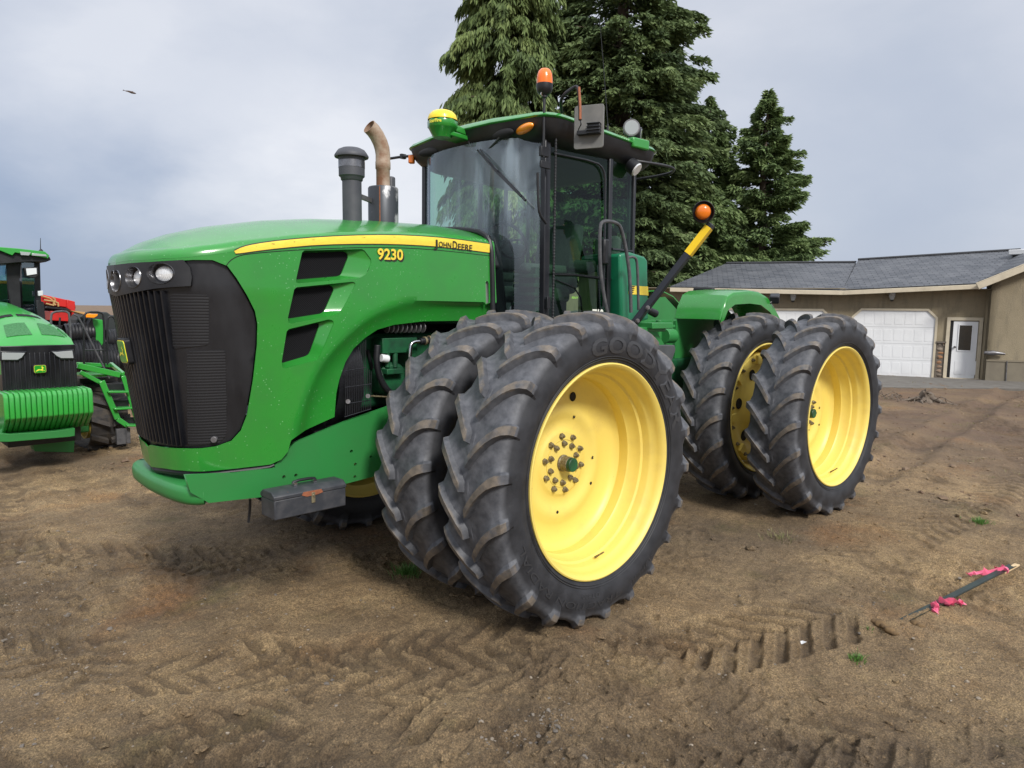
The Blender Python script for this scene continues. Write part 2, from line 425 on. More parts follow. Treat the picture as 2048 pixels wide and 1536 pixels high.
def build_wheel(root, loc, kind, mirror=False, artic=0., txt=True):
    key = kind
    if key not in WH:
        d = {}
        d['tyre'] = make_tyre()
        rim = MB()
        rim.lathe([(.632, -.45), (.648, -.446), (.648, -.43), (.62, -.42), (.600, -.395), (.56, -.38), (.545, -.33), (.545, -.235), (.556, -.222), (.566, -.17), (.570, -.15), (.584, -.14), (.590, -.098), (.594, -.085), (.606, -.074), (.611, -.04), (.616, -.018), (.628, -.002), (.640, .006), (.648, .002), (.6485, -.012), (.635, -.02)], ax='y', n=96)
        d['rim'] = rim
        disc = MB()
        if kind == 'outer':
            pr = [(.030, -.335), (.192, -.335), (.20, -.338), (.21, -.345), (.225, -.352), (.262, -.352), (.285, -.345), (.305, -.335), (.325, -.331), (.35, -.333), (.38, -.345), (.41, -.352), (.45, -.352), (.50, -.345), (.53, -.33), (.547, -.30)]
            disc.lathe(pr, ax='y', n=96)
            disc.lathe([(r, y-.012) for r, y in pr[::-1]], ax='y', n=48)
            disc.lathe([(.148, -.335), (.148, -.331), (.151, -.331), (.151, -.335)], ax='y', n=48)
        else:
            pr = [(.06, -.02), (.17, -.02), (.20, -.035), (.26, -.08), (.30, -.10), (.40, -.10), (.43, -.085), (.47, -.08), (.53, -.08), (.55, -.11), (.56, -.17)]
            disc.lathe(pr, ax='y', n=96)
            for k in range(8):
                a = 2*PI*k/8; c, s_ = math.cos(a), math.sin(a)
                disc.box((.49*c, -.066, .49*s_), (.085, .03, .07), (0, -a, 0))
        d['disc'] = disc
        nut = MB()
        nut.lathe([(0, .030), (.008, .030), (.0095, .022), (.015, .021), (.0165, .012), (.020, .008), (.020, 0)], ax='y', n=6)
        d['nut'] = nut
        WH[key] = dict(mb=d, obj=None)
    W_ = WH[key]
    if W_['obj'] is None:
        d = W_['mb']
        w = d['disc'].build('wheel', 'yellow', None, 40, recalc=False)
        ty = d['tyre'].build('tyre', 'rubber', w, 28, recalc=True)
        rm = d['rim'].build('rim', 'yellow', w, 40, recalc=False)
        kids = [ty, rm]
        if kind == 'outer':
            spots = [(.174, 2*PI*k/10+.2) for k in range(10)]+[(.124, 2*PI*k/10+.35) for k in range(10)]
            y0 = -.335
        else:
            spots = [(.505, 2*PI*(k+.5)/16) for k in range(16)]; y0 = -.08
        n0 = None
        for r, a in spots:
            if n0 is None: n0 = d['nut'].build('lug_nut', 'bolt', w, 30); o = n0
            else:
                o = n0.copy(); COL.objects.link(o); o.parent = w
            o.location = (r*math.cos(a), y0, r*math.sin(a)); o.rotation_euler = (0, a*3, 0); kids.append(o)
        hb = MB()
        if kind == 'outer':
            hb.lathe([(0, -.245), (.040, -.245), (.0435, -.249), (.0435, -.27)], ax='y', n=32)
            h1 = hb.build('hub_cap', 'green_dark', w, 40); kids.append(h1)
            hb = MB(); hb.lathe([(.0435, -.27), (.047, -.272), (.047, -.32), (.053, -.326), (.053, -.336)], ax='y', n=32)
            kids.append(hb.build('hub', 'bolt', w, 40))
            # hand hole, small holes and valve
            ho = MB()
            ho.lathe([(0, 0), (.0235, 0), (.027, .003), (.03, 0)], ax='y', n=24)
            kids.append(tag_hole(ho, w, (-.42*math.sin(.24), -.3475, .42*math.cos(.24))))
            for r, a in ((.30, .75), (.30, -.35), (.30, -1.6), (.31, 1.95), (.31, 3.0), (.33, 4.15)):
                h2 = MB(); h2.lathe([(0, 0), (.0075, 0), (.009, .002), (.011, 0)], ax='y', n=12)
                kids.append(tag_hole(h2, w, (-r*math.sin(-a), float(np.interp(r, [p[0] for p in [(.285, 0), (.305, 0), (.325, 0), (.35, 0)]], [-.345, -.335, -.331, -.333]))+.002, r*math.cos(-a))))
            vv = MB(); a = PI-.13; rb = .575
            vv.cyl((-rb*math.sin(a), -.12, rb*math.cos(a)), (-(rb-.012)*math.sin(a), -.08, (rb-.03)*math.cos(a)), .008, .005, 8)
            vv.cyl((-(rb-.012)*math.sin(a), -.08, (rb-.03)*math.cos(a)), (-(rb-.012)*math.sin(a)-.004, -.055, (rb-.05)*math.cos(a)), .0055, .0045, 8)
            kids.append(vv.build('valve_stem', 'bolt', w, 40))
        else:
            hb.lathe([(0, .05), (.09, .05), (.11, .03), (.12, -.02), (.17, -.02)], ax='y', n=32)
            kids.append(hb.build('hub', 'yellow', w, 40))
            for k in range(6):
                a = 2*PI*k/6+.3
                h2 = MB(); h2.lathe([(0, 0), (.045, 0), (.05, .005), (.055, 0)], ax='y', n=20)
                kids.append(tag_hole(h2, w, (.35*math.cos(a), -.098, .35*math.sin(a))))
        W_['obj'] = w; W_['kids'] = kids; W_['used'] = False
    if not W_['used']:
        W_['used'] = True; w = W_['obj']
    else:
        w0 = W_['obj']; w = w0.copy(); COL.objects.link(w)
        for k in W_['kids']:
            c = k.copy(); COL.objects.link(c); c.parent = w
    w.parent = root; w.matrix_parent_inverse = ABS[root.name].inverted()
    w.matrix_basis = Matrix.Translation(loc) @ Matrix.Rotation(artic, 4, 'Z') @ Matrix.Diagonal((1, -1 if mirror else 1, 1, 1)) @ Matrix.Rotation(WROT.pop(0), 4, 'Y')
    return w
WROT = []
def tag_hole(mb, w, loc):
    o = mb.build('wheel_hole', 'black_rough', w, 40, recalc=False); o.location = loc; return o

ART = -.0558; PIV = np.array([-1.75, 0.])
def art(p):
    c, s = math.cos(ART), math.sin(ART); x = p[0]-PIV[0]; y = p[1]-PIV[1]
    return (c*x-s*y+PIV[0], s*x+c*y+PIV[1], p[2])
TR = empty('tractor', (-1.7, 0, 0), size=1)
tagp(TR, 'large green articulated tractor with twin yellow wheels and rusty exhaust, nearest the camera', 'tractor')
ZA = .92
WROT += [0.0, 0.1, .05, .13, .07, .02, .1, .04]
wF = build_wheel(TR, (0, 1.78, ZA), 'outer')
build_wheel(TR, art((-3.5, 1.78, ZA)), 'outer', artic=ART)
wI = build_wheel(TR, (0, 1.16, ZA), 'inner')
build_wheel(TR, art((-3.5, 1.04, ZA)), 'inner', artic=ART)
build_wheel(TR, (0, -1.78, ZA), 'outer', True)
build_wheel(TR, art((-3.5, -1.78, ZA)), 'outer', True, ART)
build_wheel(TR, (0, -1.16, ZA), 'inner', True)
build_wheel(TR, art((-3.5, -1.16, ZA)), 'inner', True, ART)
for args in (('GOODYEAR', .705, .135, -.26, 1.32, False, .004), ('SUPER', .765, .05, 2.45, 2.80), ('TRACTION RADIAL', .765, .058, 2.95, 4.35), ('DT800', .715, .036, 3.22, 3.45)):
    lt = MB(); arc_text(lt, *args); o = lt.build('tyre_lettering', 'rubber_text', None, 0, recalc=False); o.parent = wF; o.matrix_parent_inverse = Matrix()
# ================================================================ MAIN TRACTOR: hood
_plan = smoothcurve([(-.60, .56), (-.28, .565), (.3, .58), (.8, .59), (1.2, .595), (1.45, .59), (1.62, .58), (1.78, .555), (1.895, .505), (1.98, .415), (2.035, .30), (2.065, .15), (2.075, 0), (2.075, -.0001)], 3)
_pl = np.array(_plan); _pl[:, 1] = np.maximum(_pl[:, 1], 0)
_s = np.concatenate([[0], np.cumsum(np.linalg.norm(np.diff(_pl, axis=0), axis=1))])
_k = _s < _s[-1]-1e-4; _k[-1] = True; _pl = _pl[_k]; _s = _s[_k]; TMAX = _s[-1]
def plan(t):
    x = np.interp(t, _s, _pl[:, 0]); y = np.interp(t, _s, _pl[:, 1])
    x2 = np.interp(t+.01, _s, _pl[:, 0]); y2 = np.interp(t+.01, _s, _pl[:, 1]); x1 = np.interp(t-.01, _s, _pl[:, 0]); y1 = np.interp(t-.01, _s, _pl[:, 1])
    d = np.array([x2-x1, y2-y1]); L = np.linalg.norm(d); d = d/L if L > 1e-9 else np.array([0, -1.])
    n = np.array([-d[1], d[0]])
    if t > TMAX-.012: n = np.array([1., 0])
    return x, y, n
zspine = interp([(-.6, 2.455), (-.2, 2.47), (.1, 2.48), (.6, 2.462), (1.0, 2.432), (1.3, 2.392), (1.62, 2.328), (1.8, 2.275), (1.92, 2.225), (2.0, 2.175), (2.05, 2.13), (2.09, 2.085)])
def H(x, y): return float(zspine(x)-.125*(abs(y)/.58)**2.2)
RR = .06
def zE(t):
    x, y, n = plan(t); return H(x-n[0]*RR, y-n[1]*RR)-.004
def wall(t, z, out=0.):
    """point of the hood's side skin; t runs along the plan from the cab to the nose"""
    x, y, n = plan(t)
    ze = zE(t); o = 0
    if z > ze-RR:
        q = min(z-(ze-RR), RR*.9999); o = RR-math.sqrt(RR*RR-q*q)
    nw = sstep(1.5, 2.5, t); o += .12*nw*max(0, 1.95-z)/.9
    o -= out
    return (float(x-n[0]*o), float(y-n[1]*o), float(z))
_TS = np.linspace(0, TMAX, 240); _PL = [plan(t) for t in _TS]; _PX = np.array([[p[0], p[1]] for p in _PL]); _PN = np.array([p[2] for p in _PL]); _ZE = np.array([zE(t) for t in _TS]); _NW = sstep(1.5, 2.5, _TS)
def wall_all(z):
    q = np.clip(z-(_ZE-RR), 0, RR*.9999); o = RR-np.sqrt(RR*RR-q*q)+.12*_NW*max(0, 1.95-z)/.9
    return _PX-_PN*o[:, None]
def pix_tz(px, py):
    d = raydir(px, py); P = P0; z = 1.8
    for _ in range(6):
        pts = wall_all(z)
        a = pts[:-1]; b = pts[1:]; nrm = np.array([-d[1], d[0]])
        fa = (a-P[:2])@nrm; fb = (b-P[:2])@nrm
        k = np.where(fa*fb <= 0)[0]
        if len(k) == 0: k = [int(np.argmin(abs(fa)))]
        # nearest crossing to the camera
        best = None
        for i in k:
            w = fa[i]/(fa[i]-fb[i]) if fa[i] != fb[i] else 0; w = min(max(w, 0), 1)
            q = a[i]+(b[i]-a[i])*w; dist = np.linalg.norm(q-P[:2])
            if best is None or dist < best[0]: best = (dist, i, w, q)
        _, i, w, q = best; t = float((i+w)*TMAX/239)
        s = ((q-P[:2])@d[:2])/(d[:2]@d[:2]); z = float(P[2]+s*d[2])
    return (t, z)
def pz(L): return [pix_tz(*p) for p in L]
MIR = lambda p: (p[0], -p[1], p[2])
def both(fnbuild):
    fnbuild(1); fnbuild(-1)
def sd(fn, side): return fn if side > 0 else (lambda *a: MIR(fn(*a)))

GR = [(290, 523), (340, 514), (385, 515), (425, 520), (452, 531), (473, 556), (495, 592), (510, 622), (515, 648), (514, 690), (506, 760), (494, 830), (482, 861), (463, 882), (432, 893), (385, 898), (345, 897), (318, 894)]
def ends(L, z_end):
    # keep the run towards the nose monotonic and finish on the centre line
    out = []
    for t, z in L:
        if (not out or t > out[-1][0]+.01) and t < TMAX-.03: out.append((t, z))
    return out+[(TMAX, z_end)]
gz_top = ends(pz([(455, 532), (425, 520), (385, 515), (340, 515), (304, 517), (275, 521)]), pix_tz(254, 526)[1])
gz_bot = ends(pz([(432, 893), (404, 897), (363, 897), (327, 895), (300, 890)]), 1.065)
gz_top = [(t, min(z, zE(t)-RR-.016)) for t, z in gz_top]
GRz = gz_top[::-1]+pz([(473, 556), (495, 592), (510, 622), (515, 648), (514, 690), (506, 760), (494, 830), (482, 861), (463, 882)])+gz_bot
crease = pz([(585, 850), (604, 821), (620, 780), (640, 735), (668, 700), (700, 668), (740, 635), (800, 608), (860, 597), (920, 594), (996, 596)])
arch = pz([(683, 837), (686, 790), (692, 760), (703, 725), (718, 698), (740, 677), (765, 660), (800, 650), (860, 643), (995, 641)])
bandz = ends(pz([(541, 929), (472, 937), (404, 943), (363, 941), (330, 937)]), .945)
low = pz([(563, 919), (576, 903), (582, 881), (600, 871), (640, 855)])
tre = pix_tz(991, 560)[0]; trt = pix_tz(984, 487)[0]
top_t = [float(t) for t in np.linspace(trt-.02, TMAX, 40)]
outline = [(arch[-1][0], arch[-1][1])]+[(tre, pix_tz(991, 560)[1])]+[(t, zE(t)-RR) for t in top_t]+GRz+bandz[::-1]+low+arch[:-1]
cr = np.array(smoothcurve(crease, 2))
_ca = cr[:-1]; _cd = np.diff(cr, axis=0); _cl = (_cd**2).sum(1)
def crease_in(t, z):
    """how far below the wheel-arch crease this place lies"""
    p = np.array([t, z])-_ca; w = np.clip((p*_cd).sum(1)/_cl, 0, 1); q = p-_cd*w[:, None]; dd = np.hypot(q[:, 0], q[:, 1]); i = int(np.argmin(dd))
    s = _cd[i, 0]*p[i, 1]-_cd[i, 1]*p[i, 0]
    return float(dd[i])*SG*(1 if s > 0 else -1)
SG = 1; SG = 1 if crease_in(arch[4][0], arch[4][1]) > 0 else -1
def skin(t, z, out=0.):
    k = 0.
    if z < 1.9 and t < crease[0][0]+.02:
        c = crease_in(t, z)+.012
        if c > 0: k = .085*(1-math.exp(-(c*c/(c+.02))/.09))*float(1-sstep(crease[0][0]-.12, crease[0][0]+.01, t))
    return wall(t, z, out-k)
V_O = [[(605, 501), (727, 498), (744, 521), (734, 547), (720, 556), (593, 567), (592, 560)],
       [(589, 575), (707, 563), (712, 568), (686, 617), (675, 629), (579, 648), (575, 640)],
       [(574, 659), (660, 638), (669, 644), (644, 703), (636, 720), (566, 738), (563, 726)]]
V_I = [[(607, 505), (699, 502), (705, 511), (691, 547), (686, 552), (598, 559), (597, 552)],
       [(594, 578), (670, 570), (676, 578), (657, 621), (652, 627), (582, 638), (580, 632)],
       [(577, 663), (641, 647), (647, 648), (628, 705), (623, 712), (569, 728), (567, 720)]]
VO = [pz(v) for v in V_O]; VI = [pz(v) for v in V_I]
def rnd(poly, k=2):
    """round the corners of a polygon slightly"""
    P = [np.array(p) for p in poly]; out = []
    for i in range(len(P)):
        a, b = P[i], P[(i+1) % len(P)]; L = np.linalg.norm(b-a); f = min(.3, .012/max(L, 1e-6))
        out += [tuple(a+(b-a)*f), tuple(b+(a-b)*f)]
    return out
VO = [rnd(v) for v in VO]; VI = [rnd(v) for v in VI]
slot = rnd(pz([(971, 562), (977, 562), (978, 610), (972, 612)]))
def mkside(side):
    f = sd(skin, side)
    mb = MB(); panel(mb, outline, VO+[slot], f, .03)
    o = mb.build('hood_side', 'green', TR, 32, solid=.006, recalc=True)
    # vents: sloping green surround and wire mesh behind
    for a, b in zip(VO, VI):
        vb = MB(); n = len(a)
        rings_ = [(a, 0.), (a, .004)]
        vs = [f(*p) for p in a]+[f(p[0]+(q[0]-p[0])*.0+0, p[1], -.006) for p, q in zip(a, b)]+[f(q[0], q[1], -.042) for q in b]+[f(q[0], q[1], -.06) for q in b]
        fs = [(k*n+i, k*n+(i+1) % n, (k+1)*n+(i+1) % n, (k+1)*n+i) for k in range(3) for i in range(n)]
        vb.add(vs, fs); v = vb.build('vent', 'green', o, 50, recalc=True)
        gb = MB(); gb.add([f(q[0], q[1], -.05) for q in b], [tuple(range(n))]); gb.build('vent_mesh', 'mesh_black', v, 0)
    sb = MB(); n = len(slot)
    sb.add([f(*p) for p in slot]+[f(p[0], p[1], -.02) for p in slot], [(i, (i+1) % n, n+(i+1) % n, n+i) for i in range(n)]+[tuple(n+i for i in range(n))])
    sb.build('grip_slot', 'grip_grey', o, 50)
def mesh_mat(name, sc=120., ang=.9):
    m = mat(name, (.004, .004, .005), .85, Specular_IOR_Level=.1); nt = m.node_tree
    tc = N(nt, 'ShaderNodeTexCoord'); mp = N(nt, 'ShaderNodeMapping'); mp.inputs['Rotation'].default_value = (0, ang, 0)
    w = N(nt, 'ShaderNodeTexWave'); w.inputs['Scale'].default_value = sc/2/PI; w.inputs['Distortion'].default_value = 0
    nt.links.new(tc.outputs['Object'], mp.inputs[0]); nt.links.new(mp.outputs[0], w.inputs[0])
    c = ramp(nt, w.outputs['Fac'], [(.5, (.001, .001, .0015)), (.85, (.022, .022, .025))])
    nt.links.new(c, nt.nodes['Principled BSDF'].inputs['Base Color']); return m
M['mesh_black'] = mesh_mat('vent_wire_mesh', 240)
both(mkside)
# top shell of the hood
hb = MB(); NT = 150; NW = 14; NR = 7
for side in (1, -1):
    vs = []; fs = []; nn = NR+NW+1
    for i in range(NT+1):
        t = (trt-.02)+(TMAX-trt+.02)*i/NT; x, y, n = plan(t); ze = zE(t)
        for j in range(NR):
            q = j/NR*PI/2; p = wall(t, ze-RR+RR*math.sin(q), .0006*(1-j/NR)); vs.append((p[0], p[1]*side, p[2]))
        ax, ay = x-n[0]*RR, max(y-n[1]*RR, 0)
        qx = ax if ax < 1.3 else 1.3+(ax-1.3)*.7
        for j in range(NW+1):
            w = (j/NW)**1.5; X = ax+(qx-ax)*w; Y = ay*(1-w); vs.append((X, Y*side, H(X, Y)))
    for i in range(NT):
        for j in range(nn-1): a = i*nn+j; fs.append((a, a+1, a+nn+1, a+nn))
    hb.add(vs, fs)
hood = hb.build('hood_top', 'green', TR, 60, solid=.005, recalc=True)
seam = pz([(452, 532), (460, 521), (475, 512), (500, 507), (600, 499), (740, 494), (850, 497), (984, 512)])
for side in (1, -1):
    sb = MB(); sb.tube([sd(wall, side)(t, z, .0006) for t, z in smoothcurve(seam, 2)], .0022, 5); sb.build('hood_seam', 'black_rough', TR)

# yellow stripe with lettering
st_top = [(468, 502), (484, 494), (510, 488), (560, 481), (640, 474), (740, 470), (820, 471), (900, 477), (983, 489)]
st_bot = [(984, 506), (900, 495), (820, 489), (740, 487), (640, 489), (560, 496), (510, 502), (484, 506), (471, 507)]
TT = [tuple(p) for p in smoothcurve(pz(st_top), 1)]; TB = [tuple(p) for p in smoothcurve(pz(st_bot), 1)]
stripe_poly = TT+TB
def mkstripe(side):
    mb = MB(); f = sd(lambda t, z: wall(t, z, .0035), side); panel(mb, stripe_poly, [], f, .02)
    o = mb.build('hood_stripe', 'yellow_decal', TR, 60, solid=.002)
    mb = MB(); f2 = sd(lambda t, z: wall(t, z, .0028), side)
    cx = [np.mean([p[0] for p in stripe_poly]), np.mean([p[1] for p in stripe_poly])]
    big = [(t-.0, z+.006) for t, z in TT]+[(t, z-.006) for t, z in TB]
    panel(mb, big, [], sd(lambda t, z: wall(t, z, .002), side), .02)
    mb.build('stripe_edge', 'decal_black', o, 60)
both(mkstripe)
def word_on(fn, txt, a, b, h, **k):
    """letters set between two (t,z) places on a skin; fn(t,z,out)"""
    vs, fs = text_mesh(txt, 1., 0, **k); x0, x1 = vs[:, 0].min(), vs[:, 0].max(); y0 = 0.; y1 = vs[:, 1].max()
    a = np.array(a); b = np.array(b); mb = MB()
    u = (vs[:, 0]-x0)/(x1-x0); v = vs[:, 1]/y1*h
    P = [a+(b-a)*uu+np.array([0, vv]) for uu, vv in zip(u, v)]
    return P, fs
def letters(name, txt, pa, pb, h, mt, out, parent, fn=wall, shift=(0, 0), **k):
    P, fs = word_on(fn, txt, pix_tz(*pa), pix_tz(*pb), h, **k); mb = MB()
    mb.add([fn(p[0]+shift[0], p[1]+shift[1], out) for p in P], fs); return mb.build(name, mt, parent, 0)
P, fs = word_on(wall, 'OHN', pix_tz(876, 493.5), pix_tz(901, 496.5), .036, bold=.012); mb = MB(); mb.add([wall(p[0], p[1], .0085) for p in P], fs)
P, fs = word_on(wall, 'J', pix_tz(866, 494), pix_tz(874, 495), .050, bold=.012); mb.add([wall(p[0], p[1], .0085) for p in P], fs)
P, fs = word_on(wall, 'D', pix_tz(904, 497.5), pix_tz(913, 498.5), .052, bold=.012); mb.add([wall(p[0], p[1], .0085) for p in P], fs)
P, fs = word_on(wall, 'EERE', pix_tz(914.5, 499), pix_tz(943, 502), .040, bold=.012); mb.add([wall(p[0], p[1], .0085) for p in P], fs)
mb.build('brand_lettering', 'decal_black', TR, 0)
letters('model_number_shadow', '9230', (757, 521), (808, 523), .066, 'decal_black', .004, TR, bold=.03)
letters('model_number', '9230', (754, 518), (805, 520), .066, 'yellow_decal', .007, TR, bold=.025)

# ---- grille
M['grille'] = worn('grille_plastic', (.006, .0065, .009), (.020, .021, .025), 5, .42, .75, (.22, .45), stretch=(1, 1, .4), bumpd=.001)
def mesh2(name):
    m = mat(name, (.01, .01, .012), .6); nt = m.node_tree
    tc = N(nt, 'ShaderNodeTexCoord'); w = N(nt, 'ShaderNodeTexWave'); w.bands_direction = 'Z'; w.inputs['Scale'].default_value = 20; w.inputs['Distortion'].default_value = .3; w.inputs['Detail'].default_value = 1
    nt.links.new(tc.outputs['Object'], w.inputs[0])
    c = ramp(nt, w.outputs['Fac'], [(.3, (.005, .005, .007)), (.8, (.010, .010, .012))]); nt.links.new(c, nt.nodes['Principled BSDF'].inputs['Base Color'])
    bump(nt, w.outputs['Fac'], .3, .003); return m
M['grille_mesh'] = mesh2('grille_screen')
gpoly = GRz+[(TMAX, 1.04)]
gb = MB()
for s in (1, -1): panel(gb, GRz, [], sd(lambda t, z: wall(t, z, -.022), s), .035)
grille = gb.build('grille', 'grille', TR, 50, recalc=True)
def in_gr(t, z): return bool(inpoly(np.array([t]), np.array([z]), GRz)[0])
# vertical ribs over the nose
for s in (1, -1):
    ts = np.arange(TMAX-(.0 if s > 0 else .042), TMAX-.43, -.042)
    for t in ts:
        zs = np.linspace(1.05, 1.945, 16); lo = None; pts = []
        for z in zs:
            if in_gr(min(t, TMAX-.002), z): pts.append(z)
        if len(pts) < 3: continue
        rb = MB(); f = sd(wall, s)
        w = .011
        L1 = []; 
        for z in pts: L1 += [f(t-w, z, -.024), f(t-w*.45, z, .004), f(t+w*.45 if t+w*.45 < TMAX else TMAX, z, .004), f(min(t+w, TMAX), z, -.024)] if t < TMAX-.001 else [wall(TMAX-w, z, -.024), wall(TMAX-w*.45, z, .004), MIR(wall(TMAX-w*.45, z, .004)), MIR(wall(TMAX-w, z, -.024))]
        n = len(pts); fs = [(4*i+k, 4*i+k+1, 4*i+k+5, 4*i+k+4) for i in range(n-1) for k in range(3)]+[(0, 1, 2, 3), (4*n-4, 4*n-3, 4*n-2, 4*n-1)]
        rb.add(L1, fs); rb.build('grille_rib', 'grille', grille, 40, recalc=True)
# side screens (raised louvred areas)
def scr(px):
    poly = rnd(pz(px)); out = []
    for s in (1, -1):
        mb = MB(); f = sd(lambda t, z: wall(t, z, -.017), s); panel(mb, poly, [], f, .03); mb.build('grille_screen', 'grille_mesh', grille, 50, solid=.006)
scr([(336, 588), (418, 590), (418, 690), (342, 698)])
scr([(372, 704), (452, 700), (455, 870), (440, 888), (372, 892)])
# latch
lb = MB(); c = wall(*pix_tz(428, 879), -.0); lb.cyl(np.array(c)+(-.01, -.012, 0), np.array(c)+(.006, .010, 0), .017, .017, 20); lb.build('grille_latch', 'grey_metal', grille, 40, bevel=.002)
# head-light bar: moulded band round the nose with four lamps
hb_top = ends(pz([(367, 518), (346, 515), (304, 516), (278, 520)]), pix_tz(254, 527)[1])
hb_bot = ends(pz([(382, 572), (350, 574), (314, 577), (280, 583), (252, 589)]), pix_tz(240, 593)[1])
hb_top = [(t, min(z, zE(t)-RR-.012)) for t, z in hb_top]
hp = hb_top[::-1]+pz([(380, 535), (384, 555)])+hb_bot
def pell(cx, cy, rx, ry, n=28): return pz([(cx+rx*math.cos(2*PI*i/n), cy+ry*math.sin(2*PI*i/n)) for i in range(n)])
lamps = [pell(323.5, 547, 27, 21.5), pell(270, 554.5, 15.5, 22), pell(236.5, 562, 8.5, 22)]
hbar = MB()
def ell(c, k=1.):
    P = np.array(c); m = P.mean(0); return [tuple(m+(p-m)*k) for p in P]
for s in (1, -1):
    panel(hbar, hp, lamps, sd(lambda t, z: wall(t, z, .008), s), .03)
bar = hbar.build('headlight_bar', 'black', TR, 50, solid=.03, recalc=True)
for s in (1, -1):
    for l in lamps:
        f = sd(wall, s); e0 = ell(l); n = len(e0)
        mb = MB(); lvl = [(.008, 1.), (.012, .97), (.0, .93), (-.05, .82)]
        vs = []
        for o_, k in lvl: vs += [f(t, z, o_) for t, z in ell(l, k)]
        mb.add(vs, [(k*n+i, k*n+(i+1) % n, (k+1)*n+(i+1) % n, (k+1)*n+i) for k in range(3) for i in range(n)])
        hd = mb.build('headlight', 'chrome_dark', TR, 60, recalc=True)
        mb = MB(); l0 = np.array(l).mean(0); vs = [f(l0[0], l0[1], -.012)]; 
        for r_, d_ in ((.3, -.0135), (.6, -.018), (.84, -.03)): vs += [f(t, z, d_) for t, z in ell(l, r_)]
        mb.add(vs, [(0, 1+i, 1+(i+1) % n) for i in range(n)]+[(1+k*n+i, 1+k*n+(i+1) % n, 1+(k+1)*n+(i+1) % n, 1+(k+1)*n+i) for k in range(2) for i in range(n)])
        mb.build('headlight_lens', 'lamp_glass', hd, 60)
# emblem on the nose: leaping deer on a green shield
DEER = [(-.95, -.28), (-.62, -.12), (-.60, .02), (-.35, .10), (.05, .05), (.30, .10), (.42, .32), (.38, .50), (.22, .62), (.18, .80), (.28, .72), (.40, .62), (.46, .78), (.36, .95), (.52, .84), (.56, .62), (.66, .52), (.84, .44), (.80, .34), (.62, .34), (.56, .12), (.52, -.04), (.80, -.14), (.98, -.34), (.90, -.36), (.72, -.22), (.42, -.18), (.30, -.14), (.56, -.34), (.52, -.52), (.46, -.34), (.12, -.16), (-.28, -.16), (-.50, -.28), (-.80, -.40), (-.98, -.36)]
M['emblem_green'] = mat('emblem_green', (.012, .26, .02), .35, Coat_Weight=.5); M['emblem_yellow'] = mat('emblem_yellow', (.80, .72, .06), .35)
def rrect(w, h, r, n=6):
    out = []
    for cx, cy, a0 in ((w-r, h-r, 0), (-w+r, h-r, PI/2), (-w+r, -h+r, PI), (w-r, -h+r, 3*PI/2)):
        out += [(cx+r*math.cos(a0+PI/2*i/n), cy+r*math.sin(a0+PI/2*i/n)) for i in range(n+1)]
    return out
def emblem(parent, O, X, Y, Z, w=.06, h=.05):
    """badge at O; X right, Y up, Z outward"""
    O, X, Y, Z = map(np.array, (O, X, Y, Z))
    f = lambda k: (lambda a, b: O+X*a+Y*b+Z*k)
    mb = MB(); mb.prism(rrect(w*1.16, h*1.16, .02), f(.0), f(-.03)); e = mb.build('emblem', 'black', parent, 50, bevel=.003)
    mb = MB(); mb.prism(rrect(w, h, .017), f(.0035), f(.0)); mb.build('emblem_border', 'emblem_yellow', e, 50)
    mb = MB(); mb.prism(rrect(w*.95, h*.95, .0155), f(.0055), f(.0)); mb.build('emblem_plate', 'emblem_green', e, 50)
    mb = MB(); panel(mb, [(a*w*.80, (b-.15)*w*.80) for a, b in DEER], [], lambda a, b: O+X*a+Y*b+Z*.0072, .05); mb.build('emblem_deer', 'emblem_yellow', e, 0)
    return e
c = wall(TMAX, 1.613, .03); tz = np.array([.13*-1/.9*-1, 0, 1.]); tz = tz/np.linalg.norm(tz)
emblem(TR, c, (0, 1, 0), tz, np.cross((0, 1, 0), tz), .056, .062)

# ================================================================ lower frame, bumper
fp = pz([(385, 958), (470, 948), (545, 938), (582, 893), (600, 874), (690, 840), (770, 812)])
fr = MB(); yF = .50
def pxz(L, y): return [(un(a, b, 'y', y)[0], un(a, b, 'y', y)[2]) for a, b in L]
side_poly = pxz([(370, 950), (470, 946), (545, 936), (590, 885), (690, 843), (770, 815), (860, 780), (900, 950), (760, 950), (690, 968), (560, 990), (418, 1006), (381, 985)], yF)
holes = [[(c[0]+.011*math.cos(a), c[1]+.011*math.sin(a)) for a in np.linspace(0, 2*PI, 12, endpoint=False)] for c in pxz([(568, 954), (592, 951), (703, 903), (711, 929), (710, 954), (742, 914)], yF)]
for s in (1, -1):
    mb = MB(); panel(mb, side_poly, holes, lambda x, z, s=s: (x if s > 0 else min(x, 1.72), s*yF, z), .08)
    mb.build('frame_side_plate', 'green_frame', TR, 30, solid=.022)
mb = MB(); xs = [p[0] for p in side_poly]; 
mb.box((.7, 0, .98), (1.5, .86, .20)); mb.build('front_frame', 'black_rough', TR, 30)
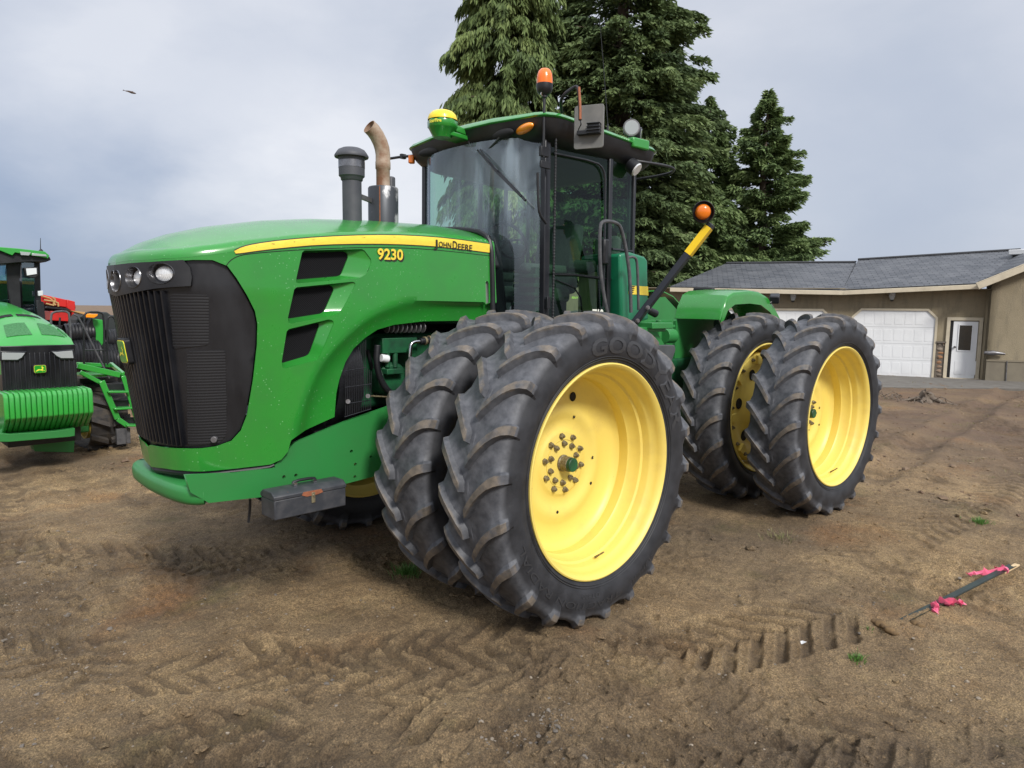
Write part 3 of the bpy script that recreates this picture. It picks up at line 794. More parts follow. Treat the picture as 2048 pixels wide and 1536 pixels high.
# rounded bumper nose
bz1, bz0 = .905, .745
bpl = [(1.84, .502), (1.885, .48), (1.925, .42), (1.948, .30), (1.96, .15), (1.965, 0)]
bpl = bpl+[(x, -y) for x, y in bpl[-2::-1]]
bpl = [tuple(p) for p in smoothcurve(bpl, 2)]
mb = MB(); n = len(bpl)
B2 = np.array(bpl); tg = np.gradient(B2, axis=0); tg /= np.linalg.norm(tg, axis=1)[:, None]; nb = np.stack([-tg[:, 1], tg[:, 0]], -1)
if nb[len(nb)//2, 0] < 0: nb = -nb
lv = [(.25, .800), (.06, .795), (.02, .802), (.003, .82), (0, .84), (0, .870), (.006, .89), (.022, .902), (.25, .908)]
vs = []
for ins, z in lv:
    for (x, y), (nx, ny) in zip(B2, nb): vs.append((x-nx*ins, y-ny*ins, z))
mb.add(vs, [(j*n+i, j*n+i+1, (j+1)*n+i+1, (j+1)*n+i) for j in range(len(lv)-1) for i in range(n-1)])
mb.build('front_bumper', 'green_frame', TR, 40, recalc=True)
# black rubber seam under the hood
for s in (1, -1):
    mb = MB(); q = [(bandz[0][0]-.03, bandz[0][1]+.012)]+bandz
    mb.tube([sd(wall, s)(t, z-.02, -.03) for t, z in q], .020, 8, 1); mb.build('hood_gasket', 'black', TR)
mb = MB(); mb.tube([un(500, 998, 'y', .3), un(500, 1015, 'y', .3), un(497, 1045, 'y', .3)], .008, 6, 2); mb.build('drain_hose', 'black', TR)

# ================================================================ engine bay seen through the arch
mb = MB(); mb.box((.35, -.05, 1.72), (1.5, .02, 1.3)); mb.box((.4, 0, 1.1), (1.5, .9, .04)); mb.box((-.28, 0, 1.6), (.03, 1.0, 1.3)); mb.build('engine_bulkhead', 'black_rough', TR)
eb = MB(); eb.box((.45, .08, 1.45), (1.0, .42, .5)); eng = eb.build('engine_block', 'green_dark', TR, bevel=.03)
def eg(name, mt, fn):
    m_ = MB(); fn(m_); return m_.build(name, mt, eng, 40, bevel=.004)
U = lambda px, py, y=.35: un(px, py, 'y', y)
eg('engine_housing', 'green_dark', lambda m: [m.lathe([(0, .42), (.10, .42), (.12, .40), (.12, .1)], (U(785, 760, .4)[0], 0, U(785, 760, .4)[2]), 'y', 24), m.box(U(790, 690, .38), (.28, .12, .10)), m.cyl(U(775, 690, .42), U(775, 735, .42), .018), m.cyl(U(790, 690, .42), U(790, 735, .42), .018), m.box(U(782, 742, .42), (.13, .1, .035))])
eg('cylinder_head', 'green_dark', lambda m: [m.box((.42, .2, 1.83), (1.0, .3, .14))])
eg('oil_filter', 'white', lambda m: [m.cyl(U(762, 716, .44), U(776, 718, .44), .026, .026, 16)])
eg('intake_manifold', 'grey_metal', lambda m: [m.cyl(U(770, 656, .42), U(845, 652, .42), .03)]+[m.cyl(U(772+i*9, 655, .45), U(774+i*9, 655, .45), .038) for i in range(9)])
eg('coolant_pipe', 'chrome', lambda m: [m.tube([U(840, 683, .5), U(826, 684, .5), U(820, 692, .5), U(820, 735, .5)], .013, 10, 2)])
eg('coolant_hose', 'black', lambda m: [m.tube([U(840, 683, .5), U(862, 680, .5), U(880, 672, .45)], .024, 10, 1), m.tube([U(755, 690, .45), U(752, 730, .45), U(765, 770, .45), U(790, 795, .45)], .022, 8, 2), m.tube([U(735, 700, .3), U(750, 760, .3), U(800, 800, .4)], .014, 8, 2)])
eg('hose_clamp', 'bolt', lambda m: [m.cyl(U(848, 682, .5), U(852, 681.6, .5), .03), m.cyl(U(857, 680, .5), U(861, 679.6, .5), .03)])
# wire guard in front of the fan
gm = MB(); yg = .53
for k in range(15):
    x0 = 692+k*3.6; tpx = np.interp(x0, [692, 705, 720, 745], [745, 712, 690, 668])
    if x0 > 733: tpx = np.interp(x0, [733, 745], [735, 745])
    gm.tube([un(x0, tpx, 'y', yg), un(x0-1, 832-(x0-690)*.28, 'y', yg)], .0022, 5)
for a, b in (((690, 742), (733, 735)), ((690, 808), (742, 800)), ((689, 834), (742, 818)), ((690, 775), (742, 768))): gm.tube([un(*a, 'y', yg), un(*b, 'y', yg)], .0028, 5)
gd = gm.build('fan_guard', 'black_gloss', TR)
gm = MB()
for a in ((696, 803), (736, 792)): gm.cyl(un(*a, 'y', yg), un(*a, 'y', yg+.02), .014)
gm.build('guard_bolt', 'grey_metal', gd)
gm = MB(); gm.tube([un(742, 792, 'y', yg), un(790, 795, 'y', yg-.1)], .006, 6); gm.build('guard_rod', 'bolt', gd)
fb = MB(); cf = (un(735, 745, 'y', .3)[0], .1, 1.42)
fb.lathe([(.33, .16), (.36, .18), (.36, 0)], (cf[0]+.14, .12, cf[2]), 'x', 40); fb.build('fan_shroud', 'black', TR)
# ================================================================ cab
CABZ0, CABZ1 = 1.62, 3.12
# plan of the glass: near half, from the centre of the windscreen round to the rear
FP = [(-.36, 0), (-.375, .25), (-.44, .48), (-.585, .69)]      # windscreen half (curved)
A_ = np.array([-.60, .715]); B_ = np.array([-1.29, .775]); C_ = np.array([-1.60, .775]); D_ = np.array([-1.75, .66])
def lean(p, z, top=CABZ1):
    """posts lean inwards a little towards the roof"""
    k = (z-CABZ0)/(top-CABZ0); return np.array([p[0]-.0*k, p[1]*(1-.015*k), z])
cab = MB(); cab.box((-1.12, 0, 1.60), (1.25, 1.46, .10)); cabo = cab.build('cab_floor', 'black', TR, bevel=.01)
def post(name, a, w, d, s, parent=TR, m='black_gloss', z0=CABZ0, z1=CABZ1, rot=0.):
    mb = MB(); p = lean(a, z0); q = lean(a, z1); p = (p[0], p[1]*s, p[2]); q = (q[0], q[1]*s, q[2]); mb.bar(p, q, w, d, (1, 0, 0)); return mb.build(name, m, parent, bevel=.006)
for s in (1, -1):
    post('cab_post', A_, .05, .06, s); post('cab_post', B_, .028, .045, s); post('cab_post', C_+np.array([-.02, -.01]), .035, .03, s)
    post('cab_post', D_+np.array([-.03, -.05]), .03, .03, s)
# windscreen: one big curved pane
def pane(name, pts, z0, z1, mt, side=1, solid=.006, parent=TR, curve=2, zf=None):
    P = smoothcurve(pts, curve) if curve else pts; vs = []; n = len(P); zz = np.linspace(z0, z1, 7)
    for z in zz:
        for i, p in enumerate(P): q = lean(p, z); vs.append((q[0], q[1]*side, q[2]))
    mb = MB(); mb.add(vs, [(j*n+i, j*n+i+1, (j+1)*n+i+1, (j+1)*n+i) for j in range(len(zz)-1) for i in range(n-1)])
    return mb.build(name, mt, parent, 60, recalc=False)
full = [(x, -y) for x, y in FP[::-1]]+FP[1:]
ws = pane('windscreen', full, CABZ0+.05, CABZ1, 'glass_front')
for s in (1, -1):
    a = A_+(B_-A_)*.06; b = A_+(B_-A_)*.97
    pane('door_window', [a, b], CABZ0+.05, CABZ1, 'glass_side', s, curve=0)
    pane('quarter_window', [B_+(C_-B_)*.1, C_-(C_-B_)*.06], 2.34, CABZ1, 'glass_side', s, curve=0)
pane('rear_window', [(-1.70, -.68), (-1.82, -.4), (-1.86, 0), (-1.82, .4), (-1.70, .68)], 2.2, CABZ1, 'glass_side')
# gaskets
mb = MB()
for s in (1,):
    z = 2.36
    mb.tube([(B_[0]-.03, B_[1]+.004, z), (C_[0]+.0, C_[1]+.004, z)], .012, 6)
    mb.tube([(A_[0]-.06, A_[1]+.012, CABZ1-.11), (A_[0]-.5, B_[1]-.005, CABZ1-.11), (B_[0]+.10, B_[1]+.002, CABZ1-.15), (B_[0]+.07, B_[1]+.002, CABZ1-.25), (B_[0]+.06, B_[1]+.002, 1.9)], .009, 6, 1)
mb.build('window_gasket', 'black_gloss', TR)
# black fairing between hood and windscreen foot
mb = MB(); fa = []
for i, t in enumerate(np.linspace(0, 1, 20)):
    pass
for s in (1, -1):
    mb.tube([(-.21, s*.572, 1.80), (-.20, s*.572, 2.1), (-.19, s*.568, 2.33), (-.185, s*.50, 2.41), (-.18, s*.3, 2.45), (-.18, 0, 2.472)], .020, 8, 1)
mb.build('hood_rear_seal', 'black', TR)
mb = MB(); mb.box((-.30, 0, 2.30), (.24, .9, .26), taper=.8); mb.build('cowl', 'black', TR, bevel=.03)
# yellow and black service badges seen through the lower windscreen
# ---------------- roof
def rplan(w, xf, xr, r=.18, bulge=.08):
    pts = []
    for x, y, a0 in ((xf-r, w-r, PI/2), (xr+r, w-r, PI)):
        pass
    out = []
    for i in range(7):     # front near corner from the centre out
        a = i/6*PI/2; out.append((xf-r+r*math.cos(a), w-r+r*math.sin(a)))
    for i in range(7):
        a = PI/2+i/6*PI/2; out.append((xr+r+r*math.cos(a), w-r+r*math.sin(a)))
    half = [(xf+bulge, 0), (xf+bulge*.8, (w-r)*.5)]+out+[(xr-bulge*.4, (w-r)*.5), (xr-bulge*.5, 0)]
    full = half+[(x, -y) for x, y in half[-2:0:-1]]
    return full
def loft(levels, name, mt, parent=TR, cap=True, smooth=40, bevel=0):
    mb = MB(); n = len(levels[0]); vs = [p for L in levels for p in L]
    fs = [(j*n+i, j*n+(i+1) % n, (j+1)*n+(i+1) % n, (j+1)*n+i) for j in range(len(levels)-1) for i in range(n)]
    if cap: fs += [tuple(range(n)), tuple((len(levels)-1)*n+i for i in range(n))]
    mb.add(vs, fs); return mb.build(name, mt, parent, smooth, bevel=bevel, recalc=True)
RXF, RXR, RW = -.45, -1.90, .86
def rl(z, ins, zt=0): return [(x, y, z+zt*(1-(abs(y)/RW)**2)-.055*(RXF-x)/1.45) for x, y in rplan(RW-ins, RXF-ins, RXR+ins)]
roof = loft([rl(3.230, .006, .0), rl(3.234, 0, .0), rl(3.24, -.004, .0), rl(3.262, .012, .004), rl(3.285, .07, .012), rl(3.31, .2, .02), rl(3.325, .42, .01)], 'cab_roof', 'green', smooth=50)
vis = loft([rl(3.06, .24), rl(3.065, .13), rl(3.10, .07), rl(3.13, .045), rl(3.17, .022), rl(3.231, .008)], 'roof_underside', 'black', smooth=50)
# amber markers in the visor
def amber_pod(px, py, ax, val, L, h, s, name='marker_light'):
    pass
mb = MB()
c = np.array([-.475, .60, 3.165]); 
def blob(mb, c, r, n=20, m=12, R=None):
    vs = []; 
    for j in range(m+1):
        ph = PI*j/m
        for i in range(n):
            th = 2*PI*i/n; p = Vector((r[0]*math.sin(ph)*math.cos(th), r[1]*math.sin(ph)*math.sin(th), r[2]*math.cos(ph)))
            if R is not None: p = R @ p
            vs.append((c[0]+p.x, c[1]+p.y, c[2]+p.z))
    mb.add(vs, [(j*n+i, (j+1)*n+i, (j+1)*n+(i+1) % n, j*n+(i+1) % n) for j in range(m) for i in range(n)])
    return mb
for s in (1,):
    mb = MB(); blob(mb, (-.462, s*.62, 3.165), (.035, .115, .033), R=Matrix.Rotation(-s*.25, 3, 'Z') @ Matrix.Rotation(s*.06, 3, 'X')); mb.build('marker_light', 'amber_bright' if s > 0 else 'amber', TR, 180)
mb = MB(); mb.box((-.50, -.78, 3.15), (.05, .05, .07), (0, 0, .6)); mb.build('side_marker_light', 'amber', TR, bevel=.01)
# recesses with work lights (black bowls)
for s in (1, -1):
    mb = MB(); blob(mb, (-.425, s*.43, 3.15), (.03, .13, .036), R=Matrix.Rotation(-s*.12, 3, 'Z')); mb.build('light_recess', 'black_rough', TR, 180)
# rear corner visor with work lamp
mb = MB()
rv = [(-1.50, .80), (-1.62, .88), (-1.86, .97), (-1.97, .92), (-2.0, .8), (-1.96, .5)]
mb.tube([(x, y, 3.08-.012*i) for i, (x, y) in enumerate(rv)], .013, 8, 2); mb.build('rear_lamp_guard', 'black', TR)
mb = MB(); mb.cyl((-1.50, .80, 3.05), (-1.51, .86, 3.0), .055, .062, 24); wl = mb.build('work_lamp', 'black', TR, 50)
mb = MB(); mb.cyl((-1.51, .86, 3.0), (-1.512, .868, 2.994), .057, .05, 24); mb.build('lamp_lens', 'lamp_glass', wl, 50)
# lamps on the roof's rear edge
mb = MB(); mb.box((-1.55, .80, 3.205), (.20, .16, .08), (0, 0, -.1)); mb.build('roof_lamp_bracket', 'green', TR, bevel=.012)
for (lx, ly, lz, a, mt) in ((-1.50, .80, 3.325, .2, 'grey'), (-1.62, .76, 3.30, 2.6, 'black')):
    R_ = Vector((math.cos(.75+a*.0), math.sin(.75), -.05)) if mt == 'grey' else Vector((-.5, .8, -.1)); R_.normalize(); c = Vector((lx, ly, lz))
    mb = MB(); mb.rings([(c-R_*.055, .035), (c-R_*.045, .058), (c+R_*.04, .068), (c+R_*.045, .064)], 24); mb.cyl((lx, ly, lz-.06), (lx, ly, lz-.11), .015); L = mb.build('roof_work_lamp', 'grey_metal' if mt == 'grey' else 'black', TR, 45)
    mb = MB(); mb.cyl(c+R_*.046, c+R_*.048, .056, .054, 24); mb.build('lamp_lens', 'lens_dim', L)
# ---------------- GPS receiver
g0 = un(885, 240, 'y', 0.0); gx, gy, gz = g0[0], 0.0, g0[2]
mb = MB(); mb.lathe([(0, .078), (.045, .074), (.08, .061), (.102, .04), (.111, .015), (.112, .0)], (gx, gy, gz-.005), 'z', 40); gps = mb.build('receiver_dome', 'dome_yellow', TR, 180)
mb = MB(); mb.lathe([(.112, 0), (.115, -.008), (.114, -.05), (.105, -.058), (.07, -.125), (0, -.128)], (gx, gy, gz-.008), 'z', 8); mb.build('receiver_base', 'green', gps, 50)
mb = MB(); mb.bar((gx+.02, gy, gz-.10), (gx-.26, gy, gz-.115), .15, .035); mb.bar((gx-.05, gy, gz-.05), (gx-.26, gy, gz-.075), .13, .05); mb.box((gx-.24, gy, gz-.07), (.05, .20, .12)); mb.build('receiver_bracket', 'green', gps, bevel=.008)
vs, fs = text_mesh('StarFire', .034, 0, .001); mb = MB(); W_ = vs[:, 0].max()
mb.add([(gx+.1152*math.cos(.35+(v[0]-W_/2)/.115), gy+.1152*math.sin(.35+(v[0]-W_/2)/.115), gz-.040+v[1]) for v in vs], fs); mb.build('receiver_lettering', 'emblem_yellow', gps, 0)
mb = MB(); mb.tube([(gx-.2, gy+.07, gz-.13), (gx-.21, gy+.1, gz-.22), (gx-.19, gy+.28, gz-.25), (gx-.2, .42, gz-.16)], .008, 6, 2); mb.build('receiver_cable', 'black', TR)
# ---------------- wiper
mb = MB(); w0 = un(955, 300, 'x', -.37); w1 = un(1042, 393, 'x', -.36)
mb.tube([w0, (w0+w1)/2+np.array([.02, 0, 0]), w1], .007, 6); mb.tube([w0+np.array([0, .03, 0]), w1*.5+w0*.5+np.array([.015, 0, .01])], .005, 6)
mb.tube([w1+(w0-w1)*.55+np.array([-.01, 0, 0]), w1+(w1-w0)*.08+np.array([-.01, 0, 0])], .009, 6); mb.build('wiper', 'black_gloss', TR)
# ---------------- beacon on a staff at the near front corner
mb = MB(); bx, by = -.50, .775
b0 = un(1097, 330, 'y', by)
mb.cyl((bx, by, 2.95), (bx, by, 3.365), .010, .010, 12); mb.cyl((bx, by, 3.36), (bx, by, 3.375), .022); pole = mb.build('beacon_staff', 'black', TR, 40)
mb = MB(); mb.lathe([(0, 3.375), (.03, 3.375), (.05, 3.395), (.058, 3.42), (.058, 3.45), (0, 3.452)], (bx, by, 0), 'z', 32); mb.build('beacon_base', 'black', pole, 45)
mb = MB(); mb.lathe([(.056, 3.45), (.056, 3.48), (.053, 3.51), (.045, 3.535), (.032, 3.550), (.014, 3.556), (0, 3.557)], (bx, by, 0), 'z', 32); mb.build('beacon_lens', 'beacon_orange', pole, 180)
mb = MB(); mb.tube([(bx+.02, by, 3.37), (bx+.035, by, 3.375), (bx+.035, by+.01, 3.395)], .006, 6); mb.build('wing_nut', 'chrome', pole)
mb = MB(); mb.box((bx-.01, by-.005, 2.99), (.08, .03, .07)); mb.box((bx-.02, by, 2.90), (.10, .02, .05)); mb.build('staff_bracket', 'black', TR, bevel=.004)
# ---------------- mirror (seen from behind) on a bent arm
mc = un(1178, 254, 'y', 1.02)
R_ = Matrix.Rotation(.42, 3, 'Z')
mb = MB(); mb.prism(rrect(.108, .150, .02), lambda a, b: Vector(mc)+R_ @ Vector((.008, -a, b)), lambda a, b: Vector(mc)+R_ @ Vector((-.018, -a*.97, b*.97))); mi = mb.build('mirror', 'mirror_grey', TR, 50, bevel=.004)
mb = MB(); mb.box(Vector(mc)+R_ @ Vector((.028, .045, -.02)), (.05, .09, .06), R_); mb.box(Vector(mc)+R_ @ Vector((.03, -.02, -.045)), (.04, .11, .03), R_)
for k in range(4): mb.box(Vector(mc)+R_ @ Vector((.035, .045, -.055+k*.022)), (.058, .096, .008), R_)
mb.build('mirror_motor', 'black', mi, bevel=.004)
ma = [(-.66, .80, 3.285), un(1120, 195, 'y', .88), un(1150, 172, 'y', .96), un(1157, 176, 'y', 1.0), un(1160, 215, 'y', 1.04), un(1160, 240, 'y', 1.05)]
mb = MB(); mb.tube(ma, .012, 8, 2); arm = mb.build('mirror_arm', 'black', TR)
mb = MB(); mb.tube([np.array(ma[3])+(.008, .012, 0), np.array(ma[4])+(.012, .012, 0), np.array(ma[5])+(.012, .012, 0)], .009, 8, 1); mb.build('mirror_cable', 'rust', arm)
mb = MB(); mb.tube([ma[5], np.array(ma[5])+(.02, .03, -.04), Vector(mc)+R_ @ Vector((.03, -.06, .0)), Vector(mc)+R_ @ Vector((.02, -.075, -.03)), Vector(mc)+R_ @ Vector((.02, -.05, -.04))], .004, 6, 2); mb.build('mirror_wire', 'black', arm)
# far-side mirror arm
mb = MB(); mb.tube([(-.62, -.80, 3.21), un(800, 314, 'y', -1.0), un(780, 317, 'y', -1.12)], .012, 8); mb.box(un(806, 313, 'y', -.98), (.05, .03, .04)); mb.build('mirror_arm', 'black', TR)
# ---------------- radio aerial
a0 = un(1215, 275, 'y', .80)
mb = MB(); mb.cyl(a0, a0+np.array([0, 0, .10]), .011, .007, 8); mb.rings([(a0+np.array([0, 0, .1]), .004), (un(1207, 130, 'y', .8), .003), (un(1199, 35, 'y', .8), .0018)], 6); mb.build('aerial', 'black', TR)
# ---------------- door furniture
yd = .80
mb = MB(); mb.tube([un(1075, 345, 'y', .77), un(1077, 415, 'y', .77), un(1080, 430, 'y', .77), un(1092, 447, 'y', .77)], .010, 8, 2); mb.build('grab_rail', 'black', TR)
mb = MB(); 
for k in range(60): mb.lathe([(.008, 0), (.0105, .006), (.008, .012)], (-.63, .775, 1.72+k*.023), 'z', 8)
mb.cyl((-.63, .775, 1.7), (-.63, .775, 3.1), .008); mb.build('wiring_conduit', 'black', TR)
mb = MB(); mb.box(un(1200, 460, 'y', .80)*0+np.array([-1.20, .80, 2.33]), (.07, .05, .20)); mb.build('door_handle', 'black', TR, bevel=.015)
mb = MB(); mb.tube([un(1106, 549, 'y', .76), un(1150, 550, 'y', .76), un(1243, 562, 'y', .76)], .012, 6); mb.tube([un(1112, 560, 'y', .74), un(1160, 580, 'y', .74), un(1165, 640, 'y', .74)], .007, 6, 1); mb.build('door_grab_bar', 'black', TR)
hp_ = MB()
for z in (2.98, 2.42, 1.92):
    mb = MB(); mb.tube([un(1106, 549, 'y', .76), un(1150, 550, 'y', .76), un(1243, 562, 'y', .76)], .012, 6); mb.tube([un(1112, 560, 'y', .74), un(1160, 580, 'y', .74), un(1165, 640, 'y', .74)], .007, 6, 1); mb.build('door_grab_bar', 'black', TR)
hp_ = MB(); hp_.box((-.585, .765, z), (.035, .02, .09)); hp_.build('door_hinge', 'black', TR, bevel=.003)
# hand rails beside the steps
mb = MB(); yr = 1.0
mb.tube([un(1218, 640, 'y', yr), un(1209, 600, 'y', yr), un(1200, 540, 'y', yr), un(1199, 455, 'y', yr), un(1205, 441, 'y', yr), un(1235, 445, 'y', yr), un(1244, 460, 'y', yr), un(1256, 520, 'y', yr), un(1260, 560, 'y', yr), un(1262, 625, 'y', yr)], .014, 8, 2)
mb.build('handrail', 'rail_grey', TR)
mb = MB(); mb.tube([un(1256, 515, 'y', yr), un(1268, 513, 'y', yr), un(1275, 522, 'y', yr), un(1277, 620, 'y', yr)], .011, 8, 2); mb.build('handrail', 'rail_grey', TR)
# green tank behind the door
def tnk(px, py): p = un(px, py, 'y', .86); return (p[0], p[2])
tp = [tnk(1240, 508), tnk(1262, 504), tnk(1290, 513), tnk(1296, 520), tnk(1298, 640), tnk(1243, 650)]
mb = MB(); mb.prism(tp, lambda x, z: (x, .86, z), lambda x, z: (x, .45, z)); tk = mb.build('storage_tank', 'green_tank', TR, 30, bevel=.022, seg=3)
def tk2(px, py): p = un(px, py, 'y', .8635); return tuple(p)
mb = MB(); mb.add([tk2(1257, 571), tk2(1296, 573), tk2(1297, 591), tk2(1257, 588)], [(0, 1, 2, 3)]); mb.build('tank_stripe', 'yellow_decal', tk, 0, recalc=False)
mb = MB()
for k in range(4): mb.add([tuple(un(1259, 572+k*4, 'y', .866)), tuple(un(1271-k, 572+k*4, 'y', .866)), tuple(un(1268-k, 574.5+k*4, 'y', .866)), tuple(un(1259, 574.5+k*4, 'y', .866))], [(0, 1, 2, 3)])
mb.build('tank_stripe_marks', 'decal_black', tk, 0, recalc=False)
# cab side lower panel (below the door window) + door sticker lettering
vs, fs = text_mesh('T10', .085, 0, .004); q0 = un(1185, 633, 'y', .79); mb = MB(); W_ = vs[:, 0].max()
mb.add([(q0[0]-v[0], .79, q0[2]-.005+v[1]) for v in vs], fs); mb.build('sticker_lettering', 'white_decal', TR, 0)
vs, fs = text_mesh('READY', .022, 0, .0006, shear=.3); q0 = un(1143, 597, 'y', .775); mb = MB()
mb.add([(q0[0]-v[0]*1.1, .775, q0[2]+v[1]) for v in vs], fs); mb.build('sticker_lettering', 'emblem_green_light', TR, 0)
# ---------------- inside the cab
mb = MB(); mb.box((-1.20, .0, 2.00), (.5, .52, .14)); mb.box((-1.54, .0, 2.32), (.13, .48, .62), (0, -.16, 0)); seat = mb.build('driver_seat', 'seat', TR, bevel=.05, seg=3)
mb = MB(); mb.box((-1.02, .33, 2.20), (.52, .10, .08)); mb.box((-1.15, -.31, 2.16), (.42, .09, .08)); mb.build('armrest', 'seat', seat, bevel=.03)
mb = MB(); mb.box((-1.25, .05, 1.86), (.34, .36, .34)); mb.build('seat_base', 'black', seat, bevel=.01)
mb = MB(); mb.box((-1.52, .53, 1.98), (.40, .20, .42)); mb.build('instructor_seat_box', 'cream', TR, bevel=.02)
mb = MB(); mb.box((-1.47, .64, 1.94), (.27, .02, .34)); mb.build('seat_box_panel', 'black', TR, bevel=.004)
mb = MB(); mb.box((-1.44, .50, 2.23), (.44, .24, .10)); mb.box((-1.62, .50, 2.36), (.10, .24, .28), (0, -.15, 0)); mb.build('instructor_seat', 'seat', TR, bevel=.035, seg=3)
mb = MB(); mb.box((-.66, 0, 2.12), (.12, .34, .80), (0, .15, 0)); dash = mb.build('dashboard', 'black', TR, bevel=.03)
mb = MB(); a_ = [(-.90+.19*math.cos(t)*.5, .02+.19*math.sin(t), 2.44+.19*math.cos(t)*.72) for t in np.linspace(0, 2*PI, 25)]; mb.tube(a_, .014, 8); mb.tube([(-.98, .02, 2.33), (-.90, .02, 2.44), (-.72, .02, 2.3)], .016, 8); mb.tube([(-.90, -.17, 2.44), (-.90, .21, 2.44)], .01, 6); mb.build('steering_wheel', 'black', TR)
mb = MB()
for k in range(7): mb.box((-.83, .34, 1.70+k*.072), (.16, .22, .03), (0, 0, .1))
mb.box((-.86, .34, 1.93), (.12, .19, .55)); mb.build('heater_duct', 'green_dark', TR, bevel=.006)
mb = MB(); mb.box((-1.05, -.62, 2.1), (1.0, .14, .60)); mb.box((-1.35, -.45, 2.35), (.3, .2, .25)); mb.build('side_console', 'console_grey', TR, bevel=.03)
mb = MB(); mb.box((-1.15, 0, 3.10), (1.1, 1.3, .03)); mb.build('headliner', 'cream_dark', TR)
# ---------------- intake and exhaust stacks
ix, iy = .712, .20
mb = MB(); mb.cyl((ix, iy, 2.3), (ix, iy, 2.76), .062, .062, 28, cap=False); stk = mb.build('intake_stack', 'stack_grey', TR, 45)
mb = MB(); mb.lathe([(.064, 2.69), (.070, 2.695), (.072, 2.71), (.083, 2.72), (.084, 2.83), (.084, 2.845)], (ix, iy, 0), 'z', 32); mb.build('precleaner_body', 'stack_grey', stk, 45)
mb = MB(); mb.lathe([(.0848, 2.772), (.0848, 2.815)], (ix, iy, 0), 'z', 32); mb.build('precleaner_core', 'chrome_dark', stk, 45)
mb = MB(); mb.lathe([(.085, 2.845), (.108, 2.838), (.110, 2.848), (.10, 2.865), (.085, 2.885), (.06, 2.897), (0, 2.900)], (ix, iy, 0), 'z', 32); mb.build('precleaner_cap', 'stack_grey', stk, 60)
ex, ey = .40, .10
mb = MB(); mb.lathe([(.104, 2.35), (.104, 2.69), (.098, 2.70), (.05, 2.705)], (ex, ey, 0), 'z', 36); ex_o = mb.build('muffler', 'muffler', TR, 50)
mb = MB(); mb.rings([((ex, ey, 2.70), .047), ((ex, ey, 2.82), .047), ((ex, ey, 2.825), .052), ((ex, ey, 2.87), .052), ((ex, ey, 2.875), .050), ((ex, ey, 2.92), .050), ((ex+.006, ey, 2.96), .051), ((ex+.022, ey-.0, 3.0), .051), ((ex+.048, ey, 3.04), .051), ((ex+.078, ey, 3.07), .051), ((ex+.11, ey, 3.09), .050)], 24, cap=False); mb.build('exhaust_pipe', 'rust_pipe', ex_o, 45, solid=.004)
mb = MB(); mb.tube([(ex+.078, ey+.072, 2.36), (ex+.078, ey+.072, 2.69)], .004, 5); mb.build('muffler_seam', 'rust', ex_o)
mb = MB(); mb.bar((ix-.06, iy, 2.60), (ex+.1, ey, 2.60), .02, .03); mb.build('stack_bracket', 'grey_metal', TR)
mb = MB(); mb.box((ex-.12, ey-.08, 2.64), (.05, .06, .32)); mb.build('heat_shield', 'stack_grey', TR, bevel=.015)
# ---------------- warning light arm
p0 = un(1262, 655, 'y', 1.0); p1 = un(1423, 448, 'y', 1.52); p1 = np.array([p0[0]+(p1[0]-p0[0]), 1.52, p1[2]])
d_ = (p1-p0)/np.linalg.norm(p1-p0)
mb = MB(); mb.bar(p0, p1, .05, .075, (1, .3, 0)); wa = mb.build('warning_light_arm', 'arm_blue_black', TR, bevel=.004)
ya = p0+(p1-p0)*.97; yb = p0+(p1-p0)*.72
mb = MB(); mb.bar(yb, ya, .053, .079, (1, .3, 0)); mb.build('reflective_tape', 'tape_yellow', wa, 30)
mb = MB(); 
for f_ in (.07, .20): 
    q = p0+(p1-p0)*f_; tocam = np.array([.62, .62, 0]); mb.cyl(q+tocam*.03, q+tocam*.065, .018, .018, 6); mb.cyl(q+tocam*.06, q+tocam*.085, .009, .009, 8)
mb.build('arm_bolt', 'grey_metal', wa, 30)
lc = Vector(un(1406, 424, 'y', 1.50)); dv = Vector((.74, .66, -.10)).normalized()
mb = MB(); mb.rings([(lc-dv*.06, .03), (lc-dv*.04, .066), (lc+dv*.02, .082), (lc+dv*.024, .078), (lc-dv*.02, .068), (lc-dv*.025, .01)], 32, cap=False); mb.build('warning_light_hood', 'black', wa, 50)
mb = MB(); mb.rings([(lc-dv*.02, .056), (lc+dv*.012, .056), (lc+dv*.03, .046), (lc+dv*.038, .028), (lc+dv*.041, .006)], 32); mb.build('warning_light_lens', 'amber', wa, 60)
# platform and mid-frame pieces between cab and rear wheels
mb = MB(); mb.box(un(1275, 650, 'y', .8), (.30, .5, .05)); mb.box((-1.3, .75, 1.72), (1.0, .5, .04)); mb.box((-1.1, .45, 1.45), (1.3, .06, .5)); mb.build('cab_platform', 'green_frame', TR, bevel=.006)
def zz_(L, y): return [(un(a, b, 'y', y)[0], un(a, b, 'y', y)[2]) for a, b in L]
def plate(name, L, y, th, mt, bevel=.004, a=True):
    mb = MB(); tf = art if a else (lambda p: p)
    mb.prism(zz_(L, y), lambda x, z: tf((x, y, z)), lambda x, z: tf((x, y-th, z))); return mb.build(name, mt, TR, 35, bevel=bevel)
plate('articulation_plate', [(1262, 640), (1300, 640), (1330, 690), (1330, 760), (1300, 800), (1262, 760)], .62, .03, 'green_frame', a=False)
plate('rear_frame_plate', [(1290, 640), (1345, 640), (1345, 760), (1385, 762), (1385, 900), (1300, 900)], .45, .04, 'green_frame', a=False)
plate('battery_box', [(1313, 690), (1350, 690), (1352, 700), (1345, 720), (1340, 745), (1318, 748), (1318, 700)], .66, .10, 'console_grey', .01, a=False)
